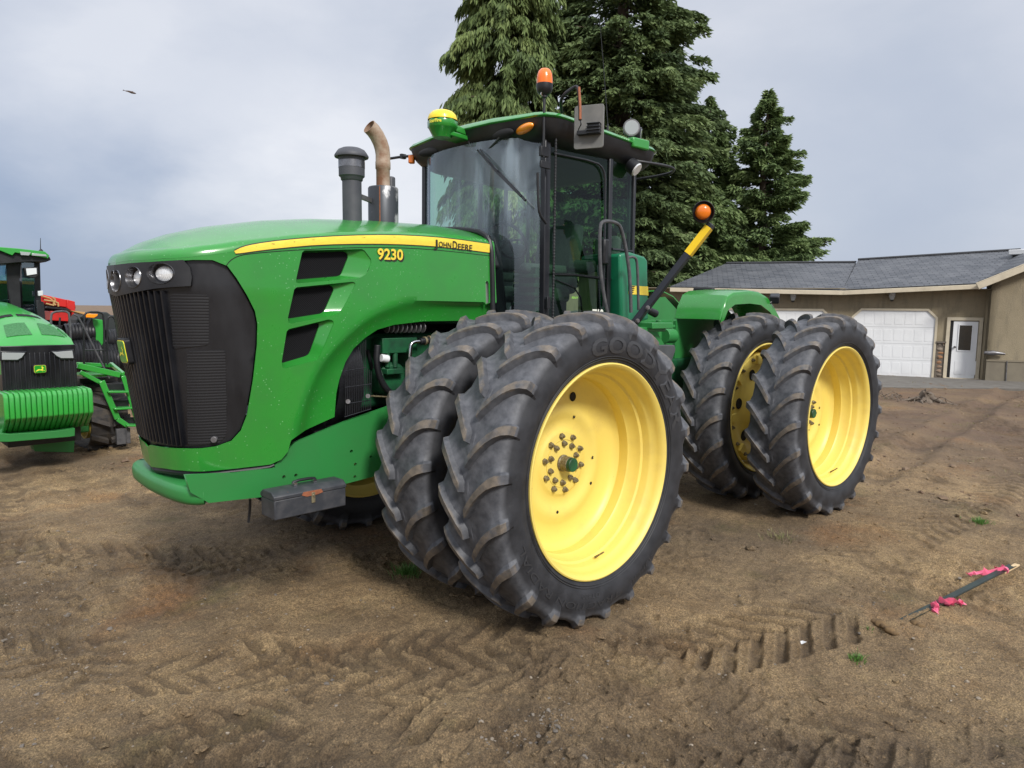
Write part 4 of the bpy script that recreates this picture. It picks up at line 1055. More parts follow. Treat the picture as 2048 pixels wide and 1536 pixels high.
mb = MB(); mb.cyl(un(1327, 672, 'y', .55), un(1345, 672, 'y', .55), .07, .07, 20); mb.cyl(un(1318, 690, 'y', .5), un(1318, 640, 'y', .5), .03, .03, 12); mb.bar(un(1295, 657, 'y', .7), un(1345, 652, 'y', .7), .06, .02); mb.build('hydraulic_cylinder', 'green_frame', TR, bevel=.003)
mb = MB(); mb.cyl(un(1296, 620, 'y', .6), un(1312, 628, 'y', .62), .032, .036, 16); mb.build('fuel_cap', 'black', TR, bevel=.004)
mb = MB(); mb.tube([un(1300, 700, 'y', .5), un(1330, 730, 'y', .5), un(1320, 770, 'y', .5), un(1345, 790, 'y', .5)], .014, 6, 2); mb.tube([un(1300, 720, 'y', .45), un(1345, 700, 'y', .45)], .012, 6); mb.build('hydraulic_hose', 'black', TR)
mb = MB(); mb.box(art((-3.0, 0, 1.15)), (2.4, .8, .5), (0, 0, ART)); mb.box((-.9, 0, 1.1), (1.5, .7, .5)); mb.build('rear_frame', 'green_dark', TR, bevel=.02)
mb = MB(); mb.cyl((0, -1.40, ZA), (0, 1.40, ZA), .085, .085, 20); mb.cyl((0, -.6, ZA), (0, .6, ZA), .2, .2, 24); mb.cyl(art((-3.5, -1.40, ZA)), art((-3.5, 1.40, ZA)), .085, .085, 20); mb.cyl(art((-3.5, -.6, ZA)), art((-3.5, .6, ZA)), .2, .2, 24); mb.build('axle', 'green_dark', TR, 40)
# ---------------- rear fenders
FY = .92
fo = zz_([(1441, 640), (1446, 620), (1456, 595), (1468, 587), (1500, 584), (1520, 587), (1536, 597), (1548, 614), (1568, 652)], FY)
fi = zz_([(1448, 640), (1456, 620), (1470, 609), (1500, 607), (1522, 610), (1540, 624), (1556, 652)], FY)
zr = interp([(0, 0)])
for s in (1, -1):
    y0 = FY if s > 0 else FY-.2; w = .50
    mb = MB(); n = len(fo); vs = []
    for dy, dz in ((0, -.028), (0., -.004), (.006, .008), (.02, .016), (.05, .022), (w*.5, .03), (w, .03)):
        for k, (x, z) in enumerate(fo):
            vs.append((x+(.0 if dy == 0 else .0), (y0-dy)*s, z+(dz if k not in (0, n-1) else dz*.2)))
    mb.add(vs, [(j*n+i, j*n+i+1, (j+1)*n+i+1, (j+1)*n+i) for j in range(6) for i in range(n-1)])
    f_ = mb.build('rear_fender', 'green', TR, 28, solid=.012, recalc=True)
    mb = MB(); panel(mb, [(x, z-.026) for x, z in fo]+fi[::-1], [], lambda x, z: (x, (y0+.0015)*s, z), .06); mb.build('fender_cheek', 'green', f_, 40, solid=.01)
    yw = (y0-w+.02)
    mb = MB(); mb.prism([(fo[0][0]+.01, fo[0][1]-.02), (fo[2][0], fo[2][1]-.02), (fo[5][0], fo[5][1]-.03), (fo[-1][0], fo[-1][1]-.03), (fo[-1][0], 1.2), (fo[0][0]-.3, .8), (fo[0][0], .95)], lambda x, z: (x, yw*s, z), lambda x, z: (x, (yw-.03)*s, z)); mb.build('fender_inner_wall', 'green_frame', f_, 30)
c = un(1549, 597, 'y', .93); mb = MB(); mb.box(c, (.12, .10, .085), (0, .35, .4)); mb.bar(c, (c[0]+.08, c[1]-.02, c[2]-.06), .03, .03); mb.build('tail_light', 'black', TR, bevel=.02, seg=3)
c = un(1408, 579, 'y', .15); mb = MB(); mb.box(c, (.10, .22, .04), (0, 0, .3)); mb.box((c[0], c[1], c[2]-.05), (.04, .05, .08)); mb.build('tail_light', 'black', TR, bevel=.01)
# ================================================================ tool box resting by the frame
tb0 = un(610, 1008, 'y', .80)
TBX = empty('toolbox', (tb0[0], .68, .62)); tagp(TBX, 'worn black metal toolbox with a rusty patch round its latch, hanging beside the tractor frame', 'toolbox')
xa = un(549, 1020, 'y', .775)[0]; xb = un(692, 1000, 'y', .775)[0]; zb = un(549, 1042, 'y', .775)[2]; zt = un(549, 996, 'y', .775)[2]
TW = .16; YT = .775-TW/2; xm = (xa+xb)/2; zl = zt-.018
mb = MB(); mb.box((xm, YT, (zb+zl)/2), (abs(xa-xb), TW, zl-zb)); bd = mb.build('toolbox_body', 'toolbox_paint', TBX, bevel=.006)
mb = MB(); mb.prism([(-TW/2-.003, 0), (-TW/2-.003, .020), (-TW/2+.03, .042), (TW/2-.03, .042), (TW/2+.003, .020), (TW/2+.003, 0)], lambda a, b: (xa+.003, YT+a, zl+b), lambda a, b: (xb-.003, YT+a, zl+b)); mb.build('toolbox_lid', 'toolbox_paint', TBX, bevel=.004)
mb = MB(); mb.tube([(xm+.07, YT, zl+.055), (xm+.06, YT, zl+.07), (xm-.06, YT, zl+.07), (xm-.07, YT, zl+.055)], .009, 8, 1); mb.build('toolbox_handle', 'black', TBX)
mb = MB(); mb.box((xm+.06, YT, zl+.053), (.02, .03, .018)); mb.box((xm-.06, YT, zl+.053), (.02, .03, .018)); mb.build('handle_mount', 'chrome', TBX)
mb = MB(); mb.box((xm-.01, .777, zl-.02), (.022, .008, .06)); mb.cyl((xm-.01, .779, zl-.005), (xm-.01, .786, zl-.005), .007); mb.build('toolbox_latch', 'bolt', TBX, bevel=.002)
mb = MB(); mb.prism([(xm-.07, zl+.001), (xm-.06, zl+.02), (xm+.05, zl+.02), (xm+.06, zl+.004), (xm+.03, zl-.008), (xm-.04, zl-.006)], lambda a, b: (a, .7795, b), lambda a, b: (a, .774, b)); mb.build('rust_patch', 'rust', TBX)
mb = MB(); mb.box((xm, .60, zb-.008), (.3, .22, .015)); mb.build('toolbox_bracket', 'black', TR)
# ================================================================ ground
def seg_uv(x, y, a, b):
    a = np.array(a); b = np.array(b); d = b-a; L = np.linalg.norm(d); d = d/L
    return (x-a[0])*d[0]+(y-a[1])*d[1], -(x-a[0])*d[1]+(y-a[1])*d[0], L
def track(x, y, a, b, w=.5, pitch=.24, depth=.02, sgn=1, bend=0., seed=0, thr=-.1):
    """prints of a lugged tyre rolling from a to b"""
    u, v, L = seg_uv(x, y, a, b); v = v+bend*np.sin(u/L*PI)
    inside = sstep(-w/2-.03, -w/2+.02, v)*(1-sstep(w/2-.02, w/2+.03, v))*sstep(-.2, .2, u)*(1-sstep(L-.2, L+.2, u))
    av = np.abs(v); ph = (u+sgn*av*.95+np.where(v > 0, pitch/2, 0))/pitch
    ph = ph+.10*vnoise(x*2.1, y*2.1, seed+3)
    f = np.abs((ph % 1)-.5)*2
    f = f+.10*vnoise(x*9, y*9, seed+2); lug = sstep(.38, .70, f)
    rim = np.exp(-((f-.40)/.13)**2)*.35
    mask = sstep(thr, thr+.40, vnoise(x*.9, y*.9, seed+11)+.45*vnoise(x*3.3, y*3.3, seed+5))*(.65+.5*vnoise(x*6, y*6, seed+6))
    return inside*mask*(-depth*lug+depth*rim)-inside*depth*.35
def gheight(x, y, want=False):
    x = np.asarray(x, float); y = np.asarray(y, float)
    dist = np.hypot(x-P0[0], y-P0[1]); fade = 1-sstep(14, 40, dist)
    # warped coordinates so that nothing runs straight
    wx = x+.06*vnoise(x*1.7, y*1.7, 90); wy = y+.06*vnoise(x*1.7, y*1.7, 95)
    h = .030*fbm(x*.55, y*.55, 3, 1)+.010*fbm(wx*2.2, wy*2.2, 3, 8)
    churn = sstep(-.12, .38, fbm(x*.6+5, y*.6, 2, 20)+.30*sstep(2.0, -3.0, y)*(x > 0.2))
    r = 1-np.abs(vnoise(wx*6.5, wy*6.5, 31)); r2 = 1-np.abs(vnoise(wx*14, wy*14, 32))
    h += churn*(.028*(r**4-.4)+.013*(r2**4-.4))+.0075*fbm(wx*13, wy*13, 3, 40)+.0038*fbm(x*45, y*45, 2, 44)
    # scattered clods
    c = fbm(wx*9, wy*9, 2, 50); h += .022*sstep(.55, .95, c)*sstep(-.1, .5, vnoise(x*.8, y*.8, 55))
    T = [((3.0, .95), (-1.2, 2.75), .66, .05, .034, 1), ((1.9, 2.15), (-.6, 3.1), .50, 0, .011, -1), ((2.9, -.6), (.6, 1.9), .62, .1, .028, 1),
         ((3.4, -3.6), (.8, -.4), .62, .1, .030, 1), ((3.1, .2), (1.1, 2.5), .6, .12, .028, -1), ((2.9, 1.15), (-.4, 3.6), .56, .04, .026, 1), ((2.3, .5), (-.3, 1.95), .5, .05, .022, -1), ((1.9, -5.5), (2.4, .5), .55, .15, .022, -1), ((-1.4, 2.3), (-7, 2.75), .55, .15, .015, 1), ((-2.4, 3.6), (-8, 4.6), .5, -.1, .009, -1),
         ((-4.5, 3.6), (-14, .5), .6, .2, .03, 1), ((.9, 1.95), (-1.2, 2.3), .5, 0, .012, -1)]
    damp_shade = churn*.55*sstep(-.1, .5, vnoise(wx*3.1, wy*3.1, 99))
    for i, (a, b, w, bd, dp, sg) in enumerate(T):
        if dp:
            hh_ = track(x, y, a, b, w*.86, .185, dp*1.15, sg, bd, i*7, -.38); h += hh_; damp_shade = np.maximum(damp_shade, sstep(.004, dp*1.2, -hh_)*min(.85, dp*38))  # deeper parts of a print get darker colour, as painted relief shade
    # ruts through the soft field on the right and on the left
    for a, b, w, dp in (((-4.6, 3.2), (-20, 3), .5, .05), ((-5, 1.6), (-20, .6), .5, .05), ((2.6, -1.5), (1.2, -9), .55, .035), ((4.2, -.8), (3.8, -9), .5, .03)):
        u, v, L = seg_uv(x, y, a, b); v = v+.15*vnoise(u*.4, u*0, 77)
        h += -dp*np.exp(-(v/(w/2))**4)*sstep(-.5, .5, u)*(1-sstep(L-.5, L+.5, u))+dp*.6*np.exp(-((np.abs(v)-w*.62)/.12)**2)*sstep(-.5, .5, u)*(1-sstep(L-.5, L+.5, u))
    # soil pressed down and pushed up round the tyres
    flat = 0
    for cx, cy in ((0, 1.57), (0, .95), (0, -1.57), (0, -.95)):
        flat = np.maximum(flat, (1-sstep(.28, .55, np.abs(x-cx)))*(1-sstep(.24, .42, np.abs(y-cy))))
    for cx, cy in ((0, 1.57), (0, .95), (0, -1.57), (0, -.95)):
        q = art((-3.5, cy, 0)); flat = np.maximum(flat, (1-sstep(.28, .55, np.abs(x-q[0])))*(1-sstep(.24, .42, np.abs(y-q[1]))))
    h = h*fade*(1-.8*flat)+.012*flat
    if want: return h, damp_shade
    return h
def ground_mesh():
    az0 = YAW; half = math.radians(52)
    aa = np.concatenate([np.linspace(-half, half, 700), np.linspace(half, 2*PI-half, 70)[1:-1]])+az0
    rr_ = np.concatenate([[.0, .6, 1.2], np.geomspace(1.7, 34, 760), np.geomspace(36, 1500, 28)])
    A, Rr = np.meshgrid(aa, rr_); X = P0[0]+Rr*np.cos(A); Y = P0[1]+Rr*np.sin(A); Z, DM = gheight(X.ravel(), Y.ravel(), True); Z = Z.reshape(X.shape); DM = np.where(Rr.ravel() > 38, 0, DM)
    Z[Rr > 40] = 0
    na = len(aa); nr = len(rr_)
    co = np.stack([X, Y, Z], -1).reshape(-1, 3).astype(np.float32)
    i, j = np.meshgrid(np.arange(nr-1), np.arange(na), indexing='ij'); j2 = (j+1) % na
    q = np.stack([i*na+j, (i+1)*na+j, (i+1)*na+j2, i*na+j2], -1).reshape(-1, 4).astype(np.int32)
    me = bpy.data.meshes.new('ground'); me.vertices.add(len(co)); me.vertices.foreach_set('co', co.ravel())
    me.loops.add(q.size); me.loops.foreach_set('vertex_index', q.ravel()); me.polygons.add(len(q))
    me.polygons.foreach_set('loop_start', np.arange(0, q.size, 4, dtype=np.int32)); me.polygons.foreach_set('use_smooth', np.ones(len(q), bool)); me.update(calc_edges=True)
    da = me.attributes.new('damp_shade', 'FLOAT', 'POINT'); da.data.foreach_set('value', DM.astype(np.float32)); return me
def dirt_mat():
    m = mat('bare_soil', (.2, .14, .09), .92); nt = m.node_tree; b = nt.nodes['Principled BSDF']
    n0 = noise(nt, .45, 5, .6); n1 = noise(nt, 2.6, 8, .65); n2 = noise(nt, 34, 7, .72); n3 = noise(nt, 120, 4, .75)
    c = ramp(nt, n1, [(.30, (.165, .106, .050)), (.5, (.285, .197, .103)), (.68, (.39, .277, .142))])
    c = mixc(nt, ramp(nt, n0, [(.40, (0, 0, 0)), (.62, (.8, .8, .8))]), c, (.110, .080, .052))
    # rusty earth and greenish film
    nr = noise(nt, .8, 4, .6, stretch=(1, 1, 1)); c = mixc(nt, ramp(nt, nr, [(.56, (0, 0, 0)), (.72, (.6, .6, .6))]), c, (.235, .110, .036))
    ng = noise(nt, .95, 6, .7, stretch=(1, 1.3, 1)); 
    tcx = N(nt, 'ShaderNodeTexCoord'); sx = N(nt, 'ShaderNodeSeparateXYZ'); nt.links.new(tcx.outputs['Object'], sx.inputs[0])
    c = mixc(nt, ramp(nt, ng, [(.57, (0, 0, 0)), (.70, (.40, .40, .40))]), c, (.085, .085, .020))
    g = ramp(nt, n2, [(.28, (.38, .36, .34)), (.5, (.98, .98, .98)), (.75, (1.35, 1.35, 1.35))]); c = mixc(nt, .8, c, g, 'MULTIPLY')
    g = ramp(nt, n3, [(.36, (.35, .33, .30)), (.5, (.95, .95, .95)), (.64, (1.9, 1.85, 1.75))]); c = mixc(nt, .85, c, g, 'MULTIPLY')
    # the field towards the garage is darker, redder, littered ground
    sf = N(nt, 'ShaderNodeMapRange'); sf.inputs[1].default_value = -4.5; sf.inputs[2].default_value = -9.; nt.links.new(sx.outputs[0], sf.inputs[0]); nf = noise(nt, 1.3, 6, .7); fm = N(nt, 'ShaderNodeMath', operation='MULTIPLY'); nt.links.new(sf.outputs[0], fm.inputs[0]); nt.links.new(ramp(nt, nf, [(.36, (.25,)*3), (.6, (.95,)*3)]), fm.inputs[1])
    c = mixc(nt, fm.outputs[0], c, (.125, .078, .050))
    # turned or pressed soil is darker, with crevice shade painted into the prints
    at = N(nt, 'ShaderNodeAttribute', attribute_name='damp_shade'); c = mixc(nt, at.outputs['Fac'], c, mixc(nt, .72, c, (.055, .036, .020)))
    # tiny pale grit
    v = N(nt, 'ShaderNodeTexVoronoi'); v.inputs['Scale'].default_value = 55; nt.links.new(tcx.outputs['Object'], v.inputs[0])
    s1 = ramp(nt, v.outputs[0], [(.10, (1, 1, 1)), (.19, (0, 0, 0))]); s2 = ramp(nt, v.outputs['Color'], [(.86, (0, 0, 0)), (.90, (1, 1, 1))])
    mu = N(nt, 'ShaderNodeMath', operation='MULTIPLY'); nt.links.new(s1, mu.inputs[0]); nt.links.new(s2, mu.inputs[1]); c = mixc(nt, mu.outputs[0], c, (.40, .33, .23))
    nt.links.new(c, b.inputs['Base Color'])
    nb_ = noise(nt, 70, 8, .78)
    ad = N(nt, 'ShaderNodeMath', operation='ADD'); nt.links.new(nb_, ad.inputs[0]); nt.links.new(n2, ad.inputs[1])
    bump(nt, ad.outputs[0], 1., .018)
    return m
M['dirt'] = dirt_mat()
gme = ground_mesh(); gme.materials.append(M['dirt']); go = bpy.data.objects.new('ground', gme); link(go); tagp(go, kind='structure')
# ---- scatter helper
def icorock(r, seed):
    rg = np.random.default_rng(seed); t = (1+5**.5)/2
    v = np.array([(-1, t, 0), (1, t, 0), (-1, -t, 0), (1, -t, 0), (0, -1, t), (0, 1, t), (0, -1, -t), (0, 1, -t), (t, 0, -1), (t, 0, 1), (-t, 0, -1), (-t, 0, 1)])/1.9
    f = [(0, 11, 5), (0, 5, 1), (0, 1, 7), (0, 7, 10), (0, 10, 11), (1, 5, 9), (5, 11, 4), (11, 10, 2), (10, 7, 6), (7, 1, 8), (3, 9, 4), (3, 4, 2), (3, 2, 6), (3, 6, 8), (3, 8, 9), (4, 9, 5), (2, 4, 11), (6, 2, 10), (8, 6, 7), (9, 8, 1)]
    return v*rg.uniform(.6, 1.25, (12, 1))*r, f
def scatter(name, pts, rad, flat, mt, label, cat, sub=0):
    rocks = [icorock(1, s)[0] for s in range(8)]; F = np.array(icorock(1, 0)[1]); V = []; FF = []; k = 0
    for (x, y, z), r in zip(pts, rad):
        a = random.random()*6.28; c, s = math.cos(a), math.sin(a); v = rocks[k % 8]*r*np.array([random.uniform(.8, 1.3), random.uniform(.7, 1.1), flat]); v = v@np.array([[c, s, 0], [-s, c, 0], [0, 0, 1]])
        V.append(v+np.array([x, y, z+r*flat*.25])); FF.append(F+12*k); k += 1
    V = np.concatenate(V); FF = np.concatenate(FF); me = bpy.data.meshes.new(name); me.from_pydata(V.tolist(), [], FF.tolist()); me.materials.append(mt)
    me.polygons.foreach_set('use_smooth', [bool(sub)]*len(me.polygons)); o = bpy.data.objects.new(name, me); link(o)
    if sub: md = o.modifiers.new('Subsurf', 'SUBSURF'); md.levels = 1; md.render_levels = sub
    return tagp(o, label, cat, kind='stuff')
def gp(n, rmin, rmax, half=43, power=1.):
    a = YAW+np.radians(rng.uniform(-half, half, n)); r = rmin*(rmax/rmin)**(rng.uniform(0, 1, n)**power); x = P0[0]+r*np.cos(a); y = P0[1]+r*np.sin(a); return x, y
M['far_litter'] = worn('far_litter', (.115, .070, .045), (.22, .16, .10), 2.2, .42, .6, (.9, .98)); M['pebble'] = worn('pebble_stone', (.27, .225, .17), (.12, .105, .09), 1.3, .4, .6, (.7, .85)); M['clod'] = worn('soil_clod', (.095, .058, .026), (.16, .10, .045), 25, .4, .6, (.9, .98), bumpd=.006)
x, y = gp(3000, 2.4, 16); k = (fbm(x*.8, y*.8, 2, 60)+.25*vnoise(x*3, y*3, 61) > -.1) | (rng.random(len(x)) < .12); x = x[k]; y = y[k]
x2 = np.concatenate([rng.normal(1.0, .045, 70), rng.normal(1.2, .05, 40), rng.normal(1.05, .18, 60), rng.normal(2.75, .30, 800), rng.normal(2.5, .6, 500)]); y2 = np.concatenate([rng.normal(2.27, .045, 70), rng.normal(2.2, .05, 40), rng.normal(2.3, .16, 60), rng.normal(-.35, .7, 800), rng.normal(-1.6, 1.0, 500)])
x = np.concatenate([x, x2]); y = np.concatenate([y, y2]); z = gheight(x, y)
scatter('gravel', list(zip(x, y, z)), rng.gamma(1.5, .0023, len(x))+.0018, .6, M['pebble'], 'small grey and white stones scattered over the bare soil', 'gravel')
x, y = gp(5000, 2.3, 22); k = fbm(x*.7+3, y*.7, 2, 70) > .02; x = x[k]; y = y[k]; z = gheight(x, y)
scatter('soil_crumbs', list(zip(x, y, z)), rng.gamma(1.3, .0055, len(x))+.004, .6, M['dirt'], 'loose dark crumbs and clods of soil lying on the ground', 'soil crumbs', 0)
x, y = gp(7000, 8, 26, 43); k = (fbm(x*.5+9, y*.5, 3, 74) > -.15) & (x < 1); x = x[k]; y = y[k]; z = gheight(x, y)
scatter('leaf_litter', list(zip(x, y, z)), rng.gamma(1.2, .0075, len(x))+.006, .5, M['far_litter'], 'brown crumbs, bark and dead leaves over the field behind the tractor', 'leaf litter', 0)
# straw and twig litter
M['litter'] = worn('dry_litter', (.20, .14, .075), (.11, .075, .04), 3, .4, .6, (.8, .9)); mb = MB()
x, y = gp(700, 2.3, 14); z = gheight(x, y)
for X, Y, Z in zip(x, y, z):
    a = random.random()*6.28; L = random.uniform(.012, .05); w = .0012; c, s = math.cos(a), math.sin(a)
    mb.add([(X-c*L-s*w, Y-s*L+c*w, Z+.003), (X-c*L+s*w, Y-s*L-c*w, Z+.003), (X+c*L+s*w, Y+s*L-c*w, Z+.006), (X+c*L-s*w, Y+s*L+c*w, Z+.006)], [(0, 1, 2, 3)])
tagp(mb.build('straw_litter', 'litter', None, 0, recalc=False), 'thin bits of straw and twig strewn over the soil', 'litter', kind='stuff')
# grass tufts
M['grass'] = worn('grass_blade', (.06, .16, .025), (.10, .20, .04), 30, .4, .6, (.5, .7)); M['grass_dry'] = worn('dry_grass', (.13, .14, .05), (.20, .17, .08), 30, .4, .6, (.7, .8))
def tuft(px, py, n, r, h, label, mt='grass', cat='grass tuft', **k):
    p = un(px, py, 'z', 0); z0 = float(gheight([p[0]], [p[1]])[0]); mb = MB()
    for _ in range(n):
        a = random.random()*6.28; q = abs(random.gauss(0, r*.5)); x, y = q*math.cos(a), q*math.sin(a); b = random.random()*6.28; hh = h*random.uniform(.4, 1); le = random.uniform(.2, 1.)*hh; w = .0025
        dx, dy = math.cos(a+random.uniform(-.6, .6))*le, math.sin(a+random.uniform(-.6, .6))*le; c, s = math.cos(b)*w, math.sin(b)*w
        mb.add([(x-c, y-s, 0), (x+c, y+s, 0), (x+dx*.45+c*.8, y+dy*.45+s*.8, hh*.75), (x+dx*.45-c*.8, y+dy*.45-s*.8, hh*.75), (x+dx, y+dy, hh)], [(0, 1, 2, 3), (3, 2, 4)])
    o = mb.build('grass_tuft', mt, None, 0, recalc=False); o.location = (p[0], p[1], z0-.003); ABS[o.name] = Matrix.Translation(o.location)
    return tagp(o, label, cat, **k)
tuft(1714, 1316, 90, .05, .045, 'small bright green grass tuft in the soil below the fallen stake')
tuft(1960, 1045, 140, .10, .07, 'low green grass clump right of the rear tyres', group=None)
tuft(815, 1150, 220, .10, .09, 'dark green grass clump under the inner front tyre of the tractor')
tuft(1560, 1078, 90, .18, .05, 'dry yellowish weed sprawled on the soil behind the front tyre', 'grass_dry', 'weed')
tuft(1735, 1256, 20, .04, .02, 'tiny pale green sprout beside the buried end of the stake')
mb = MB(); x, y = gp(700, 9, 24, 43); k = (x < -6) & (fbm(x*.6, y*.6, 2, 81) > .15); x = x[k]; y = y[k]; z = gheight(x, y)
for X, Y, Z in zip(x, y, z):
    for _ in range(14):
        a = random.random()*6.28; q = random.random()*.12; hh = random.uniform(.015, .05); b = random.random()*6.28; c, s = math.cos(b)*.004, math.sin(b)*.004; u_, v_ = X+q*math.cos(a), Y+q*math.sin(a)
        mb.add([(u_-c, v_-s, Z), (u_+c, v_+s, Z), (u_+random.uniform(-.03, .03), v_+random.uniform(-.03, .03), Z+hh)], [(0, 1, 2)])
tagp(mb.build('sparse_grass', 'grass_dry', None, 0, recalc=False), 'sparse grass growing in patches over the field in front of the garage', 'grass', kind='stuff')
# ================================================================ fallen stake with pink ribbons
sa = un(1782, 1258, 'z', .0); sb_ = un(2034, 1135, 'y', sa[1]+.33)
if sb_[2] < .05: sb_[2] = .05
S0 = Vector(sa); S1 = Vector(sb_); sdv = (S1-S0).normalized(); SL = (S1-S0).length; side_ = sdv.cross(Vector((0, 0, 1))).normalized(); upv = side_.cross(sdv)
ST = empty('marker_stake', tuple(S0)); tagp(ST, 'dark green steel stake with pink ribbons, leaning low out of the soil at right', 'stake')
M['stake_green'] = worn('stake_green', (.010, .018, .015), (.022, .036, .030), 15, .45, .7, (.4, .6))
mb = MB(); P1 = S0+sdv*SL*.08; P2 = S0+sdv*SL*.955
for d0, d1, w in ((-.016, 0, 1), (0, .016, 1)):
    pass
q0, q1 = P1, P2
sec = [(-.024, .012), (-.008, .0), (.008, 0), (.024, .012), (.024, .016), (.007, .005), (-.007, .005), (-.024, .016)]
mb.add([tuple(q0+side_*a+upv*b) for a, b in sec]+[tuple(q1+side_*a+upv*b) for a, b in sec], [tuple(range(8))[::-1], tuple(range(8, 16))]+[(i, (i+1) % 8, 8+(i+1) % 8, 8+i) for i in range(8)]); mb.build('steel_post', 'stake_green', ST, 30)
mb = MB(); mb.bar(S0-sdv*.04, S0+sdv*SL*.12, .012, .004); mb.build('post_tip', 'grey_metal', ST)
mb = MB(); mb.bar(S0+sdv*SL*.86-upv*.004, S1, .034, .012); mb.build('wooden_lath', 'wood', ST, bevel=.002)
def ribbon(f, w, L, dirv, n=14, seed=0):
    rg = np.random.default_rng(seed); mb = MB(); c = S0+sdv*SL*f+upv*.02; dirv = Vector(dirv).normalized(); vs = []
    for i in range(n+1):
        k = i/n; q = c+dirv*L*k+Vector((rg.normal(0, .006), rg.normal(0, .006), 0)); q.z = max(q.z-k*.05, .015+.012*abs(math.sin(i*1.7))); e = (upv*math.cos(i*.8)+side_*math.sin(i*.8)+Vector((0, 0, .3)))*w*(.35+.65*math.sin(min(1, k*1.3+.25)*PI*.8))
        vs += [tuple(q-e*.5), tuple(q+e*.5)]
    mb.add(vs, [(2*i, 2*i+1, 2*i+3, 2*i+2) for i in range(n)]); mb.build('ribbon', 'pink', ST, 0, solid=.001)
ribbon(.30, .060, .11, -sdv+side_*.5+Vector((0, 0, -.2)), seed=1); ribbon(.34, .070, .17, sdv*.8-side_*.0+AR.tolist()[0]*Vector((0, 0, 0))+Vector((.25, .35, -.3)), seed=2); ribbon(.88, .062, .30, -sdv+Vector((-.25, -.35, .10)), seed=3)
mb = MB(); 
for f in (.30, .88): mb.cyl(S0+sdv*(SL*f-.012)+upv*.006, S0+sdv*(SL*f+.012)+upv*.006, .026, .024, 10)
mb.build('ribbon_knot', 'pink', ST, 30)
# upturned earth round the buried end
def earth_heap(name, label, pts, cat='soil clods'):
    mb = MB()
    for (px, py, r) in pts:
        p = un(px, py, 'z', .0); v, f = icorock(r, random.randint(0, 999)); mb.add([(p[0]+a, p[1]+b, max(-.02, c*.6)+.01) for a, b, c in v], f)
    o = mb.build(name, 'clod', None, 60, subsurf=2); return tagp(o, label, cat)
earth_heap('earth_heap', 'dark upturned soil where the stake is stuck in the ground', [(1760, 1250, .05), (1778, 1264, .05), (1790, 1270, .035), (1830, 1250, .05), (1842, 1256, .04), (1752, 1246, .035), (1805, 1254, .03), (1770, 1256, .04)])
mb = MB(); p = un(1607, 1272, 'z', .0); z0 = float(gheight([p[0]], [p[1]])[0])
mb.add([(p[0]-.03, p[1]-.012, z0+.01), (p[0]+.005, p[1]-.03, z0+.012), (p[0]+.03, p[1]+.004, z0+.015), (p[0]-.005, p[1]+.018, z0+.022)], [(0, 1, 2, 3)]); tagp(mb.build('paper_scrap', 'white', None, 0, solid=.001), 'scrap of white paper lying on the soil left of the stake', 'litter')
# ================================================================ garage building
def wall_basis(A, B):
    A = np.array(A, float); B = np.array(B, float); d = B-A; L = np.linalg.norm(d); d = d/L; n = np.array([-d[1], d[0]])
    if n@(P0[:2]-A) < 0: n = -n
    return A, d, n, L
def on_wall(px, py, W, off=0.):
    A, d, n, L = W; r = raydir(px, py); q = A+n*off; t = ((q-P0[:2])@n)/(r[:2]@n); P = P0+t*r
    return float((P[:2]-q)@d), float(P[2])
def wpt(W, u, z, off=0.): A, d, n, L = W; p = A+d*u+n*off; return (float(p[0]), float(p[1]), float(z))
GA, GB, GC = (-16.2, -8.9), (-19.1, -4.05), (-20.75, -.55)
W1 = wall_basis(GA, GB); W2 = wall_basis(GB, GC)
GD0 = np.array(GC)+W2[2]*.55; W3 = wall_basis(GD0, GD0+W2[1]*5.0)
BL = empty('garage_building', (GB[0], GB[1], 0)); tagp(BL, 'low tan stucco garage with white doors and a dark shingle roof, at right', 'building')
def stucco():
    m = worn('stucco', (.27, .225, .15), (.215, .18, .118), 1.2, .4, .7, (.85, .95), detail=9); nt = m.node_tree
    n = noise(nt, 38, 6, .7); bump(nt, n, .6, .02)
    b = nt.nodes['Principled BSDF']; l = b.inputs['Base Color'].links[0].from_socket
    d = noise(nt, 2.4, 6, .65, stretch=(3, 3, .5)); l2 = mixc(nt, ramp(nt, d, [(.5, (0, 0, 0)), (.75, (.55, .55, .55))]), l, (.12, .105, .08)); nt.links.new(l2, b.inputs['Base Color']); return m
M['stucco'] = stucco()
def shingle():
    m = mat('roof_shingle', (.07, .075, .085), .62); nt = m.node_tree; tc = N(nt, 'ShaderNodeTexCoord')
    mp = N(nt, 'ShaderNodeMapping'); nt.links.new(tc.outputs['UV'], mp.inputs[0]); br = N(nt, 'ShaderNodeTexBrick'); br.inputs['Scale'].default_value = 1.; br.inputs['Brick Width'].default_value = .33; br.inputs['Row Height'].default_value = .145; br.inputs['Mortar Size'].default_value = .014
    br.inputs['Color1'].default_value = (.060, .066, .078, 1); br.inputs['Color2'].default_value = (.115, .120, .132, 1); br.inputs['Mortar'].default_value = (.018, .019, .022, 1); br.inputs['Bias'].default_value = -.1
    nt.links.new(mp.outputs[0], br.inputs[0]); n = noise(nt, 1.5, 6, .6); c = mixc(nt, ramp(nt, n, [(.45, (0, 0, 0)), (.75, (.5, .5, .5))]), br.outputs[0], (.15, .155, .165))
    nt.links.new(c, nt.nodes['Principled BSDF'].inputs['Base Color']); bump(nt, br.outputs['Fac'], -.8, .02); return m
M['shingle'] = shingle()
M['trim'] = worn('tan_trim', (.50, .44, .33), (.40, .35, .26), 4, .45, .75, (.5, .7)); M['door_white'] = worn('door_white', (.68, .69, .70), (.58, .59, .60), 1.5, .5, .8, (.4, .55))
EZ = 2.62
